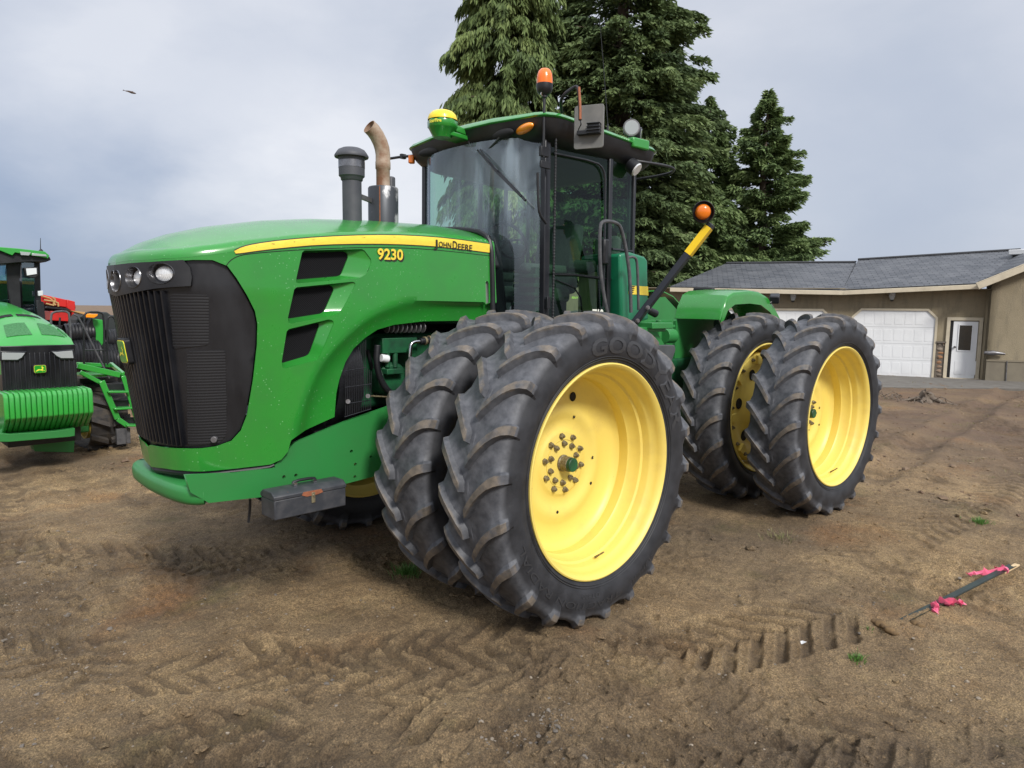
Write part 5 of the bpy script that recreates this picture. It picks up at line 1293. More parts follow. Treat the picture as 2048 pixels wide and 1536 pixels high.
M['glass_dark'] = mat('dark_glass', (.015, .018, .02), .05, Coat_Weight=.6); M['joint_brown'] = mat('mortar', (.12, .10, .08), .9); M['trim_dark'] = mat('soffit_brown', (.20, .17, .12), .8)
M['plinth'] = worn('plinth_paint', (.19, .165, .12), (.14, .12, .09), 2, .4, .7, (.8, .9)); M['shingle_ridge'] = mat('ridge_shingle', (.05, .053, .06), .7)
def wallbox(W, u0, u1, z0, z1, off, th, name, mt, parent=BL, bevel=0):
    mb = MB(); a = [wpt(W, u, z, o) for o in (off, off-th) for u, z in ((u0, z0), (u1, z0), (u1, z1), (u0, z1))]
    mb.add(a, [(0, 1, 2, 3), (7, 6, 5, 4), (0, 4, 5, 1), (1, 5, 6, 2), (2, 6, 7, 3), (3, 7, 4, 0)]); return mb.build(name, mt, parent, 30, bevel=bevel)
def wallpoly(W, poly, off, th, name, mt, parent=BL, holes=None, bevel=0):
    mb = MB()
    if holes:
        panel(mb, poly, holes, lambda u, z: wpt(W, u, z, off), 1.2); return mb.build(name, mt, parent, 0, solid=th)
    mb.prism(poly, lambda u, z: wpt(W, u, z, off), lambda u, z: wpt(W, u, z, off-th)); return mb.build(name, mt, parent, 30, bevel=bevel)
def px_on(W, L, off=0.): return [on_wall(a, b, W, off) for a, b in L]
wl1 = wallpoly(W1, [(-3.2, -.3), (W1[3], -.3), (W1[3], EZ), (-3.2, EZ)], 0, .2, 'wall', 'stucco')
# garage doors: chamfered opening with frame, panels
def gdoor(W, u0, u1, ztop, ch=.22):
    poly = [(u0, 0), (u1, 0), (u1, ztop-ch), (u1-ch, ztop), (u0+ch, ztop), (u0, ztop-ch)]; f = .06
    out = [(u0-f, 0), (u0-f, ztop-ch+f*.4), (u0+ch-f*.4, ztop+f), (u1-ch+f*.4, ztop+f), (u1+f, ztop-ch+f*.4), (u1+f, 0), (u1, 0), (u1, ztop-ch), (u1-ch, ztop), (u0+ch, ztop), (u0, ztop-ch), (u0, 0)]
    d = wallpoly(W, poly, .012, .01, 'garage_door', 'door_white')
    wallpoly(W, out, .05, .05, 'door_frame', 'trim', d)
    nr = 4; nc = 8; H_ = (ztop)/nr
    for r in range(nr):
        for c in range(nc):
            a = u0+(u1-u0)*(c+.10)/nc; b = u0+(u1-u0)*(c+.90)/nc; z0 = H_*(r+.16); z1 = H_*(r+.84)
            if z1 > ztop-ch-.05 and c in (0, nc-1): continue
            wallbox(W, a, b, z0, z1, .0165, .005, 'door_panel', 'door_white', d, bevel=.003)
        if r: wallbox(W, u0+.01, u1-.01, H_*r-.006, H_*r+.006, .0145, .002, 'panel_joint', 'joint_grey', d)
    return d
M['joint_grey'] = mat('joint_grey', (.45, .46, .47), .7)
uL = on_wall(1325, 700, W1)[0]; uR = on_wall(1475, 700, W1)[0]; zt_ = on_wall(1600, 621, W1)[1]
gdoor(W1, uL, uR, zt_); gdoor(W1, on_wall(1517, 700, W1)[0], on_wall(1655, 700, W1)[0], zt_)
u3a = on_wall(1703, 700, W2)[0]; u3b = on_wall(1866, 700, W2)[0]; z3 = on_wall(1785, 621, W2)[1]; gdoor(W2, u3a, u3b, z3)
ue0, ue1 = on_wall(1903, 700, W2)[0], on_wall(1952, 700, W2)[0]; ze1 = on_wall(1928, 643, W2)[1]
wl2 = wallpoly(W2, [(0, -.3), (W2[3], -.3), (W2[3], EZ), (0, EZ)], 0, .2, 'wall', 'stucco')
ed = wallbox(W2, ue0, ue1, .02, ze1, .03, .02, 'entry_door', 'door_white')
g0_, g1_ = on_wall(1915, 700, W2), on_wall(1944, 651, W2)
wallbox(W2, g0_[0], g1_[0], g0_[1], g1_[1], .040, .008, 'door_glass', 'glass_dark', ed); 
for (a, b, c, d2) in ((g0_[0]-.03, g1_[0]+.03, g1_[1], g1_[1]+.03), (g0_[0]-.03, g1_[0]+.03, g0_[1]-.03, g0_[1]), (g0_[0]-.03, g0_[0], g0_[1], g1_[1]), (g1_[0], g1_[0]+.03, g0_[1], g1_[1])): wallbox(W2, a, b, c, d2, .046, .012, 'glass_bead', 'door_white', ed)
for r in (0, 1): wallbox(W2, ue0+.10+r*.35, ue0+.38+r*.35, .12, .52, .038, .006, 'door_panel', 'door_white', ed, bevel=.006)
mb = MB(); mb.cyl(wpt(W2, ue0+.06, .92, .03), wpt(W2, ue0+.06, .92, .08), .02); mb.cyl(wpt(W2, ue0+.06, .92, .07), wpt(W2, ue0+.06, .92, .11), .035, .03); mb.build('door_knob', 'grey_metal', ed)
wallbox(W2, ue0-.09, ue0-.01, .0, ze1+.02, .02, .02, 'door_gap', 'black_rough')
for a, b, c, d2 in ((ue0-.18, ue0-.09, 0, ze1+.03), (ue1+.02, ue1+.11, 0, ze1+.03), (ue0-.18, ue1+.11, ze1+.03, ze1+.12)): wallbox(W2, a, b, c, d2, .06, .06, 'door_casing', 'trim')
wallbox(W2, ue0-.18, ue1+.11, -.02, .02, .16, .16, 'door_step', 'trim')
# field-stone veneer between the doors
su0, su1 = u3b+.075, ue0-.185; sz = on_wall(1882, 686, W2)[1]
def stone_mat():
    m = mat('field_stone', (.2, .16, .12), .85); nt = m.node_tree; v = N(nt, 'ShaderNodeTexVoronoi'); v.inputs['Scale'].default_value = 5.2; tc = N(nt, 'ShaderNodeTexCoord'); nt.links.new(tc.outputs['Object'], v.inputs[0])
    c = ramp(nt, v.outputs['Color'], [(.2, (.10, .075, .055)), (.4, (.22, .18, .14)), (.6, (.26, .13, .06)), (.8, (.15, .13, .115))]); nt.links.new(c, nt.nodes['Principled BSDF'].inputs['Base Color']); return m
M['stone'] = stone_mat(); mb = MB(); zz0 = 0.02; k = 0
while zz0 < sz-.05:
    h = random.uniform(.10, .17); u = su0
    while u < su1-.03:
        w = min(random.uniform(.13, .26), su1-u)
        if su1-(u+w) < .06: w = su1-u
        v, f = icorock(1., k); k += 1; c = np.array(wpt(W2, u+w/2, zz0+h/2, .01)); dd = np.array([W2[1][0], W2[1][1], 0]); nn_ = np.array([W2[2][0], W2[2][1], 0])
        mb.add([c+dd*a*w*.60+np.array([0, 0, b*h*.60])+nn_*e*.055 for a, b, e in v], f); u += w
    zz0 += h
sw = wallbox(W2, su0, su1, 0, sz, .025, .025, 'stone_backing', 'joint_brown'); mb.build('stone_veneer', 'stone', BL, 60, subsurf=1)
wallbox(W2, su0-.02, su1+.02, sz, sz+.05, .075, .07, 'stone_cap', 'joint_brown')
# wall lanterns
def lantern(W, px, py):
    u, z = on_wall(px, py, W, .1); c = np.array(wpt(W, u, z, .14)); mb = MB()
    mb.lathe([(0, .19), (.03, .17), (.045, .14), (.125, .09), (.13, .07), (.09, .06)], c, 'z', 12); mb.lathe([(.045, -.14), (.05, -.17), (0, -.20)], c, 'z', 12); mb.bar(c+(0, 0, .09), wpt(W, u, z+.06, .01), .02, .02); mb.cyl(wpt(W, u, z+.05, .02), wpt(W, u, z+.05, 0), .05, .05, 12)
    l = mb.build('wall_lantern', 'lantern_metal', BL, 40)
    mb = MB(); mb.lathe([(.09, .06), (.095, .0), (.075, -.08), (.045, -.14)], c, 'z', 12); mb.build('lantern_glass', 'lens_dim', l, 60)
M['lantern_metal'] = worn('lantern_metal', (.045, .038, .03), (.03, .026, .02), 20, .4, .6, (.5, .7), .4)
for W, a, b in ((W1, 1401, 590), (W1, 1586, 592), (W2, 1784, 590)): lantern(W, a, b)
# wing on the right
wlow = on_wall(2010, 722, W3)[1]
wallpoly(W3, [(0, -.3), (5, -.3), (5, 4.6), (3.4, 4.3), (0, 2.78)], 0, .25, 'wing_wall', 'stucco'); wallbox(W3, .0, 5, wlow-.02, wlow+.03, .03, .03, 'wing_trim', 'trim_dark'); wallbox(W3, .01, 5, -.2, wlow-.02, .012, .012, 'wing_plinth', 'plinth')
M_side = wall_basis(GC, tuple(GD0)); wallpoly(wall_basis(GC, GD0), [(0, -.3), (.55, -.3), (.55, 2.78), (0, 2.7)], 0, .2, 'wing_side_wall', 'stucco')
mb = MB(); c = wpt(W3, *on_wall(1985, 706, W3, .1), .1); mb.rings([((c[0]-.2*W3[1][0], c[1]-.2*W3[1][1], c[2]), .04), (c, .075), ((c[0]+.12*W3[1][0], c[1]+.12*W3[1][1], c[2]), .05), ((c[0]+.3*W3[1][0], c[1]+.3*W3[1][1], c[2]-.02), .03)], 12); mb.build('tap_box', 'grey_metal', BL)
mb = MB(); q = on_wall(1955, 690, W2, .04); mb.bar(wpt(W3, on_wall(2013, 740, W3)[0], 0, .03), wpt(W3, on_wall(2013, 726, W3)[0], wlow, .03), .03, .02); mb.build('drain_pipe', 'grey_metal', BL)
# roofs: surfaces with thickness, eave fascia and gutter
def rquad(P, name, parent=BL):
    P = [Vector(p) for p in P]; e = (P[1]-P[0]).normalized(); nrm = (P[1]-P[0]).cross(P[-1]-P[0]).normalized(); up = nrm.cross(e)
    if nrm.z < 0: nrm = -nrm
    mb = MB(); n = len(P); mb.add([tuple(p) for p in P]+[tuple(p-nrm*.08) for p in P], [tuple(range(n)), tuple(range(2*n-1, n-1, -1))]+[(i, i+n, (i+1) % n+n, (i+1) % n) for i in range(n)])
    o = mb.build(name, 'shingle', parent, 0, recalc=True); uv = o.data.uv_layers.new(name='UVMap')
    for l in o.data.loops:
        v = o.data.vertices[l.vertex_index].co; uv.data[l.index].uv = ((v-P[0]).dot(e), abs((v-P[0]).dot(up)))
    return o
OV = .45; RB = -3.6
def rp(W, px, py, off): u, z = on_wall(px, py, W, off); return wpt(W, u, z, off)
e1a = wpt(W1, -.2, on_wall(1500, 575, W1, OV)[1], OV); ezl = e1a[2]; kk = rp(W1, 1340, 573, OV); e1a = (kk[0], kk[1], kk[2])
jb = on_wall(1686, 579, W1, OV); e1b = wpt(W1, jb[0], jb[1], OV)
r1 = rp(W1, 1452, 527, RB); r2 = rp(W1, 1712, 525, RB)
e2c = rp(W2, 1962, 566, OV); r2b = rp(W2, 1716, 520, RB); r3 = rp(W2, 2040, 500, RB); r4 = rp(W2, 2200, 489, RB)
rquad([e1a, e1b, r2, r1], 'roof'); back = tuple(np.array(e1a)+np.array([W1[2][0], W1[2][1], 0])*-8.0); rquad([back, e1a, r1], 'roof')
b1 = tuple(np.array(e1b)-np.array([W1[2][0], W1[2][1], 0])*8); rquad([b1, back, r1, r2], 'roof')
# right roof up to the wing's rake
rk0 = rp(W3, 1955, 563, .35); rk1 = rp(W3, 2055, 523, .35); rk2 = tuple(np.array(rk1)+(np.array(rk1)-np.array(rk0))*1.2)
rquad([e1b, e2c, r3, r2b], 'roof'); rquad([e2c, rk0, rk1, r3], 'roof'); rquad([rk1, rk2, r4, r3], 'roof')
def beam(a, b, w, h, name, mt): mb = MB(); mb.bar(a, b, w, h); return mb.build(name, mt, BL, bevel=.01)
dz = lambda p, z: (p[0], p[1], p[2]+z)
beam(dz(e1a, -.10), dz(e1b, -.10), .12, .13, 'gutter', 'trim'); beam(dz(e1b, -.10), dz(e2c, -.10), .12, .13, 'gutter', 'trim')
beam(dz(rk0, -.13), dz(rk2, -.13), .06, .20, 'rake_board', 'trim'); beam(dz(r1, .03), dz(r2, .03), .16, .05, 'ridge_cap', 'shingle_ridge'); beam(dz(r2b, .03), dz(r3, .03), .16, .05, 'ridge_cap', 'shingle_ridge')
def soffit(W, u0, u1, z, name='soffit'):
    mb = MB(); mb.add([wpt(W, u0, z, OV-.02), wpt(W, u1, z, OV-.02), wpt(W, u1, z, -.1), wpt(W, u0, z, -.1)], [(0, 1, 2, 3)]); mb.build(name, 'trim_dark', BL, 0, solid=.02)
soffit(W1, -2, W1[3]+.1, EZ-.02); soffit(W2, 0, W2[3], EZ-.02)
p = rp(W2, 1992, 512, -2.6); beam(dz(p, -.3), dz(p, .22), .10, .10, 'vent_pipe', 'stack_grey')
p = rp(W2, 2044, 505, -2.4); mb = MB(); mb.box(p, (.6, .6, .16)); mb.build('skylight', 'door_white', BL, bevel=.02)
# brown needles lying in a strip on the shingles
# driveway
M['asphalt'] = worn('driveway_gravel', (.14, .13, .115), (.10, .09, .078), 3, .4, .7, (.85, .95), bumpd=.01)
mb = MB(); dv_ = [un(1300, 765, 'z', .0), un(1760, 776, 'z', .0), un(2047, 779, 'z', .0), un(2300, 782, 'z', 0)]
pts = [(p[0], p[1], .02) for p in dv_]+[wpt(W3, 5, .02, -.1), wpt(W3, 0, .02, -.1), wpt(W2, 0, .02, -.1), wpt(W1, -3, .02, -.1)]
mb.add(pts+[(p[0], p[1], -.08) for p in pts], [tuple(range(8))]+[(i, (i+1) % 8, 8+(i+1) % 8, 8+i) for i in range(8)]); tagp(mb.build('driveway', 'asphalt', None, 0), kind='structure')
# stump and debris in the field
s0 = un(1852, 803, 'z', 0); mb = MB(); pr_ = []
for r, z in ((.24, -.05), (.15, .05), (.12, .12), (.115, .18), (.09, .21), (0, .19)): pr_.append((r, z))
mb.lathe(pr_, (s0[0], s0[1], 0), 'z', 14); mb.v = [(x+random.gauss(0, .03), y+random.gauss(0, .03), z+random.gauss(0, .025)) for x, y, z in mb.v]
for k in range(5): a = k*1.3; mb.rings([((s0[0]+.1*math.cos(a), s0[1]+.1*math.sin(a), .08), .05), ((s0[0]+.35*math.cos(a), s0[1]+.35*math.sin(a), .02), .03), ((s0[0]+.6*math.cos(a+.2), s0[1]+.6*math.sin(a+.2), -.02), .012)], 7)
M['bark'] = worn('old_bark', (.10, .075, .055), (.17, .14, .11), 14, .4, .65, (.9, .95), bumpd=.02, stretch=(1, 1, .3)); tagp(mb.build('tree_stump', 'bark', None, 60), 'weathered broken tree stump in the field before the garage', 'stump')
s1 = un(1808, 800, 'z', 0); mb = MB()
for k in range(26): a = random.random()*6.28; L = random.uniform(.15, .5); x = s1[0]+random.gauss(0, .35); y = s1[1]+random.gauss(0, .35); mb.tube([(x, y, .03), (x+L*.5*math.cos(a), y+L*.5*math.sin(a), random.uniform(.04, .16)), (x+L*math.cos(a+.3), y+L*math.sin(a+.3), .03)], .008, 5)
tagp(mb.build('brushwood_pile', 'bark', None, 0), 'little pile of dead sticks left of the tree stump', 'sticks', kind=None)
# ================================================================ conifers behind the tractor
def leaf_mat(name, a, b, c):
    m = mat(name, a, .75); nt = m.node_tree; bs = nt.nodes['Principled BSDF']; at = N(nt, 'ShaderNodeAttribute', attribute_name='tone')
    col = ramp(nt, at.outputs['Fac'], [(0, b), (.5, a), (1, c)]); nt.links.new(col, bs.inputs['Base Color']); bs.inputs['Specular IOR Level'].default_value = .3
    # a little light passes through the sprays
    tl = N(nt, 'ShaderNodeBsdfTranslucent'); mx = N(nt, 'ShaderNodeMixShader'); mx.inputs[0].default_value = .22; nt.links.new(col, tl.inputs[0])
    o = [n for n in nt.nodes if n.type == 'OUTPUT_MATERIAL'][0]; nt.links.new(bs.outputs[0], mx.inputs[1]); nt.links.new(tl.outputs[0], mx.inputs[2]); nt.links.new(mx.outputs[0], o.inputs[0]); return m
M['leaf_olive'] = leaf_mat('cedar_foliage', (.130, .185, .062), (.052, .080, .034), (.23, .29, .105)); M['leaf_dark'] = leaf_mat('fir_foliage', (.110, .160, .062), (.048, .075, .035), (.19, .25, .10)); M['leaf_green'] = leaf_mat('pine_foliage', (.140, .205, .075), (.060, .095, .040), (.23, .30, .12))
M['trunk'] = worn('trunk_bark', (.09, .065, .05), (.16, .125, .10), 4, .4, .7, (.9, .95), bumpd=.03, stretch=(1, 1, .25))
def raw_mesh(name, co, quads, attr, mt, parent, smooth=False):
    me = bpy.data.meshes.new(name); co = np.asarray(co, np.float32); q = np.asarray(quads, np.int32); me.vertices.add(len(co)); me.vertices.foreach_set('co', co.ravel()); me.loops.add(q.size); me.loops.foreach_set('vertex_index', q.ravel())
    me.polygons.add(len(q)); me.polygons.foreach_set('loop_start', np.arange(0, q.size, q.shape[1], dtype=np.int32)); me.polygons.foreach_set('use_smooth', np.zeros(len(q), bool)+smooth); me.update(calc_edges=True)
    if attr is not None: a = me.attributes.new('tone', 'FLOAT', 'POINT'); a.data.foreach_set('value', np.asarray(attr, np.float32))
    me.materials.append(M[mt]); o = bpy.data.objects.new(name, me); return link(o, parent)
def conifer(label, px, depth, top_py, widths, nb, nl, mt, droop=.5, rise=.2, zlow=.6, leaf=(.30, .075), seed=1, gap=0., group='conifers standing in a row behind the tractor', hang=.4, zcut=99, irr=.25, cat='tree', lump=.30):
    """widths: list of (photo row, half width in photo px) of the crown"""
    rg = np.random.default_rng(seed); base = P0+raydir(px, 620)*depth; bx, by = base[0], base[1]
    zrow = lambda py: 1.871+(622-py)/FPX*depth
    top = zrow(top_py); wz = np.array([zrow(p) for p, _ in widths]); wr = np.array([w/FPX*depth for _, w in widths]); o = np.argsort(wz); wz = wz[o]; wr = wr[o]
    T = empty('conifer_tree', (bx, by, 0)); tagp(T, label, cat, group)
    mb = MB(); H_ = top; r0 = .018*H_+.06; pts = [((bx+.06*math.sin(k*1.3), by+.05*math.cos(k*1.7), H_*k/8), r0*(1-k/8)**.8+.015) for k in range(9)]; mb.rings(pts, 10); mb.build('trunk', 'trunk', T, 60)
    # limbs
    hz = zlow+(top-zlow)*(rg.uniform(0, 1, nb)**.95); az = rg.uniform(0, 2*PI, nb); R_ = np.interp(hz, wz, wr)*(1-irr+irr*1.6*rg.uniform(0, 1, nb)**1.3)
    R_ = R_*(1+lump*vnoise(az*1.1+seed, hz*.75, seed)+.6*lump*vnoise(az*2.3, hz*1.9, seed+9)); tone_b = rg.normal(.5, .17, nb); lv = []
    sk = hz < top
    # foliage cards
    nleaf = np.maximum(12, (nl*(R_+.3)/np.sum(R_+.3))).astype(int); bi = np.repeat(np.arange(nb), nleaf); n = len(bi)
    # leaves bunch at clusters along each limb
    ncl = 5; cl_s = rg.uniform(.25, 1.02, (nb, ncl))**.7; cl_l = rg.normal(0, 1, (nb, ncl))*.28; ck = rg.integers(0, ncl, n)
    s = np.clip(cl_s[bi, ck]+rg.normal(0, .07, n), .05, 1.06); L = R_[bi]
    lat = (cl_l[bi, ck]*(1.15-s)*.9+rg.normal(0, .09, n)*(.5+.5*(1-s)))*L*.75
    a = az[bi]; rad = s*L; d = np.stack([np.cos(a), np.sin(a), 0*a], -1); t = np.stack([-np.sin(a), np.cos(a), 0*a], -1)
    zoff = rise*rad-droop*rad*s*s*.55-np.abs(lat)*.25-np.abs(rg.normal(0, .13, n))*(.6+hang)
    P = np.stack([np.full(n, bx), np.full(n, by), hz[bi]+zoff], -1)+d*rad[:, None]+t*lat[:, None]
    dirv = d*(.75-.4*hang)+t*(lat/(L+.2)*1.4+rg.normal(0, .45, n))[:, None]; dirv[:, 2] += -hang*1.1-droop*.4*s+rg.normal(0, .28, n); dirv /= np.linalg.norm(dirv, axis=1)[:, None]
    up = rg.normal(0, 1, (n, 3)); sd__ = np.cross(dirv, up); sd__ /= np.linalg.norm(sd__, axis=1)[:, None]
    ln = leaf[0]*rg.uniform(.55, 1.4, n); wd = leaf[1]*rg.uniform(.6, 1.4, n); A = P-dirv*ln[:, None]*.2; B = P+dirv*ln[:, None]*.35; C = P+dirv*ln[:, None]
    co = np.stack([A, B+sd__*wd[:, None], C, B-sd__*wd[:, None]], 1).reshape(-1, 3); q = np.arange(4*n).reshape(-1, 4)
    keep = (co.reshape(n, 4, 3)[:, :, 2].min(1) > .05); co = co.reshape(n, 4, 3)[keep].reshape(-1, 3); q = np.arange(len(co)).reshape(-1, 4)
    tone = np.clip(tone_b[bi]+rg.normal(0, .13, n)+.10*(s-.6), 0, 1)[keep]
    raw_mesh('crown', co, q, np.repeat(tone, 4), mt, T)
    mb = MB(); idx = rg.choice(nb, min(nb, 130), False)
    for i in idx:
        l = R_[i]; c, s_ = math.cos(az[i]), math.sin(az[i]); mb.rings([((bx+c*l*k, by+s_*l*k, hz[i]+rise*l*k-droop*l*k*k*.55), (.012+.014*l)*(1-k*.85)) for k in (0, .35, .7, .97)], 5)
    mb.build('branches', 'trunk', T, 60); return T
conifer('tallest olive green conifer with drooping sprays, left of the beacon and behind the cab', 1012, 26, -400, [(640, 140), (480, 128), (380, 120), (300, 118), (220, 108), (120, 96), (40, 90), (-60, 82), (-200, 60), (-400, 5)], 760, 230000, 'leaf_olive', droop=.6, rise=.12, hang=.85, leaf=(.25, .034), seed=3, irr=.2)
conifer('broad dark green conifer directly behind the right half of the cab', 1232, 27.5, -330, [(640, 185), (500, 180), (400, 170), (300, 160), (200, 152), (100, 138), (20, 116), (-80, 96), (-200, 60), (-330, 5)], 900, 300000, 'leaf_dark', droop=.25, rise=.08, hang=.30, leaf=(.20, .042), seed=5, irr=.22)
conifer('small narrow conifer in the gap just right of the broad dark conifer', 1402, 31, 206, [(640, 125), (500, 90), (400, 66), (300, 44), (250, 26), (206, 3)], 330, 90000, 'leaf_green', droop=.3, rise=.15, hang=.3, leaf=(.22, .042), seed=8, irr=.3)
conifer('loose pointed conifer at the right end of the row, above the garage roof', 1515, 30, 196, [(640, 105), (540, 98), (470, 88), (420, 74), (340, 60), (290, 46), (240, 26), (196, 3)], 420, 130000, 'leaf_green', droop=.12, rise=.16, hang=.2, leaf=(.20, .038), seed=21, irr=.5, lump=.4)
conifer('low bushy conifer filling the space between the tractor cab and the garage roof', 1370, 29.3, 330, [(640, 150), (540, 135), (470, 105), (420, 72), (380, 42), (330, 3)], 340, 90000, 'leaf_green', droop=.3, rise=.15, hang=.35, leaf=(.22, .042), seed=14, irr=.3)
M['cab_dark'] = mat('cab_dark', (.02, .025, .025), .6); M['hose_tan'] = mat('tan_hose', (.42, .26, .10), .6); M['bird_brown'] = mat('bird_feather', (.07, .045, .035), .8); M['glass_sky'] = glass_mat('cab_glass', (.45, .62, .68), .10)
# ================================================================ second tractor, left edge of the photograph
T2 = empty('tractor', (1.55, -6.0, 0)); tagp(T2, 'newer green tracked tractor with ribbed front weights, cut off at the left edge', 'tractor')
cxa = lambda y: 1.506+.085*(-5.0-y)
M['green2'] = worn('bright_green_paint', (.028, .30, .04), (.035, .26, .045), 6, .4, .8, (.22, .38), coat=.5); M['hood_mesh'] = worn('hood_mesh', (.045, .19, .06), (.02, .12, .03), 70, .4, .6, (.5, .7))
def t2(name, mt, fn, parent=None, smooth=35, bevel=.006, **k):
    m_ = MB(); fn(m_); return m_.build(name, mt, parent or T2, smooth, bevel=bevel, **k)
def pp(L, y0, dy):
    P = [un(a, b, 'y', y0) for a, b in L]; n = len(P)
    def f(m): m.add([tuple(p) for p in P]+[(p[0], p[1]-dy, p[2]) for p in P], [tuple(range(n)), tuple(range(2*n-1, n-1, -1))]+[(i, i+n, (i+1) % n+n, (i+1) % n) for i in range(n)])
    return f
# hood: sections from the nose to the cab
sec = [(-5.0, .352, 1.395, .02), (-5.12, .362, 1.47, .05), (-5.4, .365, 1.56, .10), (-5.9, .34, 1.67, .13), (-6.5, .29, 1.76, .13), (-7.0, .24, 1.80, .10)]
levels = []
for y, w, z, cr_ in sec:
    c = cxa(y); L = [(c-w, y, 1.1), (c-w, y, z-.03)]
    for k in range(11): a = -1+2*k/10; L.append((c+a*w*.985, y, z+cr_*(1-abs(a)**2.4)))
    L += [(c+w, y, z-.03), (c+w, y, 1.1)]; levels.append(L)
mb = MB(); n = len(levels[0]); mb.add([p for L in levels for p in L], [(j*n+i, j*n+(i+1) % n, (j+1)*n+(i+1) % n, (j+1)*n+i) for j in range(len(levels)-1) for i in range(n)]+[tuple(range(n))]); mb.build('hood', 'green2', T2, 45)
def hz2(x, y):
    y = min(max(y, -7.0), -5.0); ys = [s[0] for s in sec][::-1]; w = np.interp(y, ys, [s[1] for s in sec][::-1]); z = np.interp(y, ys, [s[2] for s in sec][::-1]); c = np.interp(y, ys, [s[3] for s in sec][::-1]); a = min(1, abs((x-cxa(y))/(w*.985))); return z+c*(1-a**2.4)
for q in (((-.30, -5.12), (-.07, -5.12), (-.10, -5.38), (-.26, -5.36)), ((.02, -5.12), (.26, -5.12), (.22, -5.38), (.02, -5.38)), ((-.34, -5.2), (-.32, -5.14), (-.29, -5.34), (-.31, -5.40))):
    mb = MB(); panel(mb, [(cxa(y)+a, y) for a, y in q], [], lambda x, y: (x, y, hz2(x, y)+.006), .05); mb.build('hood_grille', 'hood_mesh', T2, 60)
for q in (((-.22, -5.62), (.02, -5.62), (.02, -5.70), (-.20, -5.70)), ((.06, -5.62), (.26, -5.62), (.24, -5.70), (.06, -5.70))):
    mb = MB(); panel(mb, [(cxa(y)+a, y) for a, y in q], [], lambda x, y: (x, y, hz2(x, y)+.005), .05); mb.build('hood_vent', 'black_rough', T2, 60)
t2('front_grille', 'grille', lambda m: (m.box((cxa(-5)+.0, -5.2, 1.02), (.71, .44, .78)), [m.box((cxa(-5)-.33+k*.047, -4.975, 1.0), (.016, .02, .66)) for k in range(15)]))
for L in ([(0, 702), (54, 703), (46, 716), (36, 722), (0, 722)], [(102, 702), (112, 702), (148, 698), (151, 719), (122, 719), (112, 713)], ):
    hd = t2('headlight', 'black_gloss', pp([(a, b) for a, b in L], -4.955, .06)); c_ = np.mean(np.array(L, float), 0); t2('headlight_lens', 'lens_dim', pp([tuple(c_+(np.array(p)-c_)*(.86, .72)) for p in L], -4.95, .02), hd, bevel=.002)
e0 = un(80, 738, 'y', -4.93); emblem(T2, e0, (-1, 0, 0), (0, 0, 1), (0, 1, 0), .056, .042)
# weights
wx0, wx1 = un(6, 800, 'y', -4.62)[0], un(186, 800, 'y', -4.62)[0]; zt0 = un(100, 782, 'y', -4.62)[2]; zb0 = un(100, 835, 'y', -4.62)[2]; nwt = 17
for k in range(nwt):
    a = wx0+(wx1-wx0)*(k+.5)/nwt; w = abs(wx1-wx0)/nwt
    t2('front_weight', 'green2', lambda m: m.prism([(-4.62, zt0-.02), (-4.60, zt0-.05), (-4.60, zb0+.02), (-4.66, zb0-.03), (-4.86, zb0-.17), (-4.98, zb0-.17), (-4.98, zt0), (-4.66, zt0)], lambda y, z: (a-w*.46, y, z), lambda y, z: (a+w*.46, y, z)), bevel=.012)
t2('weight_bracket', 'green_frame', pp([(-60, 862), (20, 868), (110, 862), (150, 856), (150, 872), (140, 874), (20, 884), (-60, 884)], -4.75, .3)); t2('undercarriage', 'black', lambda m: (m.box((1.5, -5.6, .55), (.7, 1.3, .5)), m.cyl((.7, -5.75, .45), (2.3, -5.75, .45), .09)))
t2('front_axle', 'green_frame', pp([(60, 872), (150, 868), (148, 905), (70, 903)], -5.3, .2))
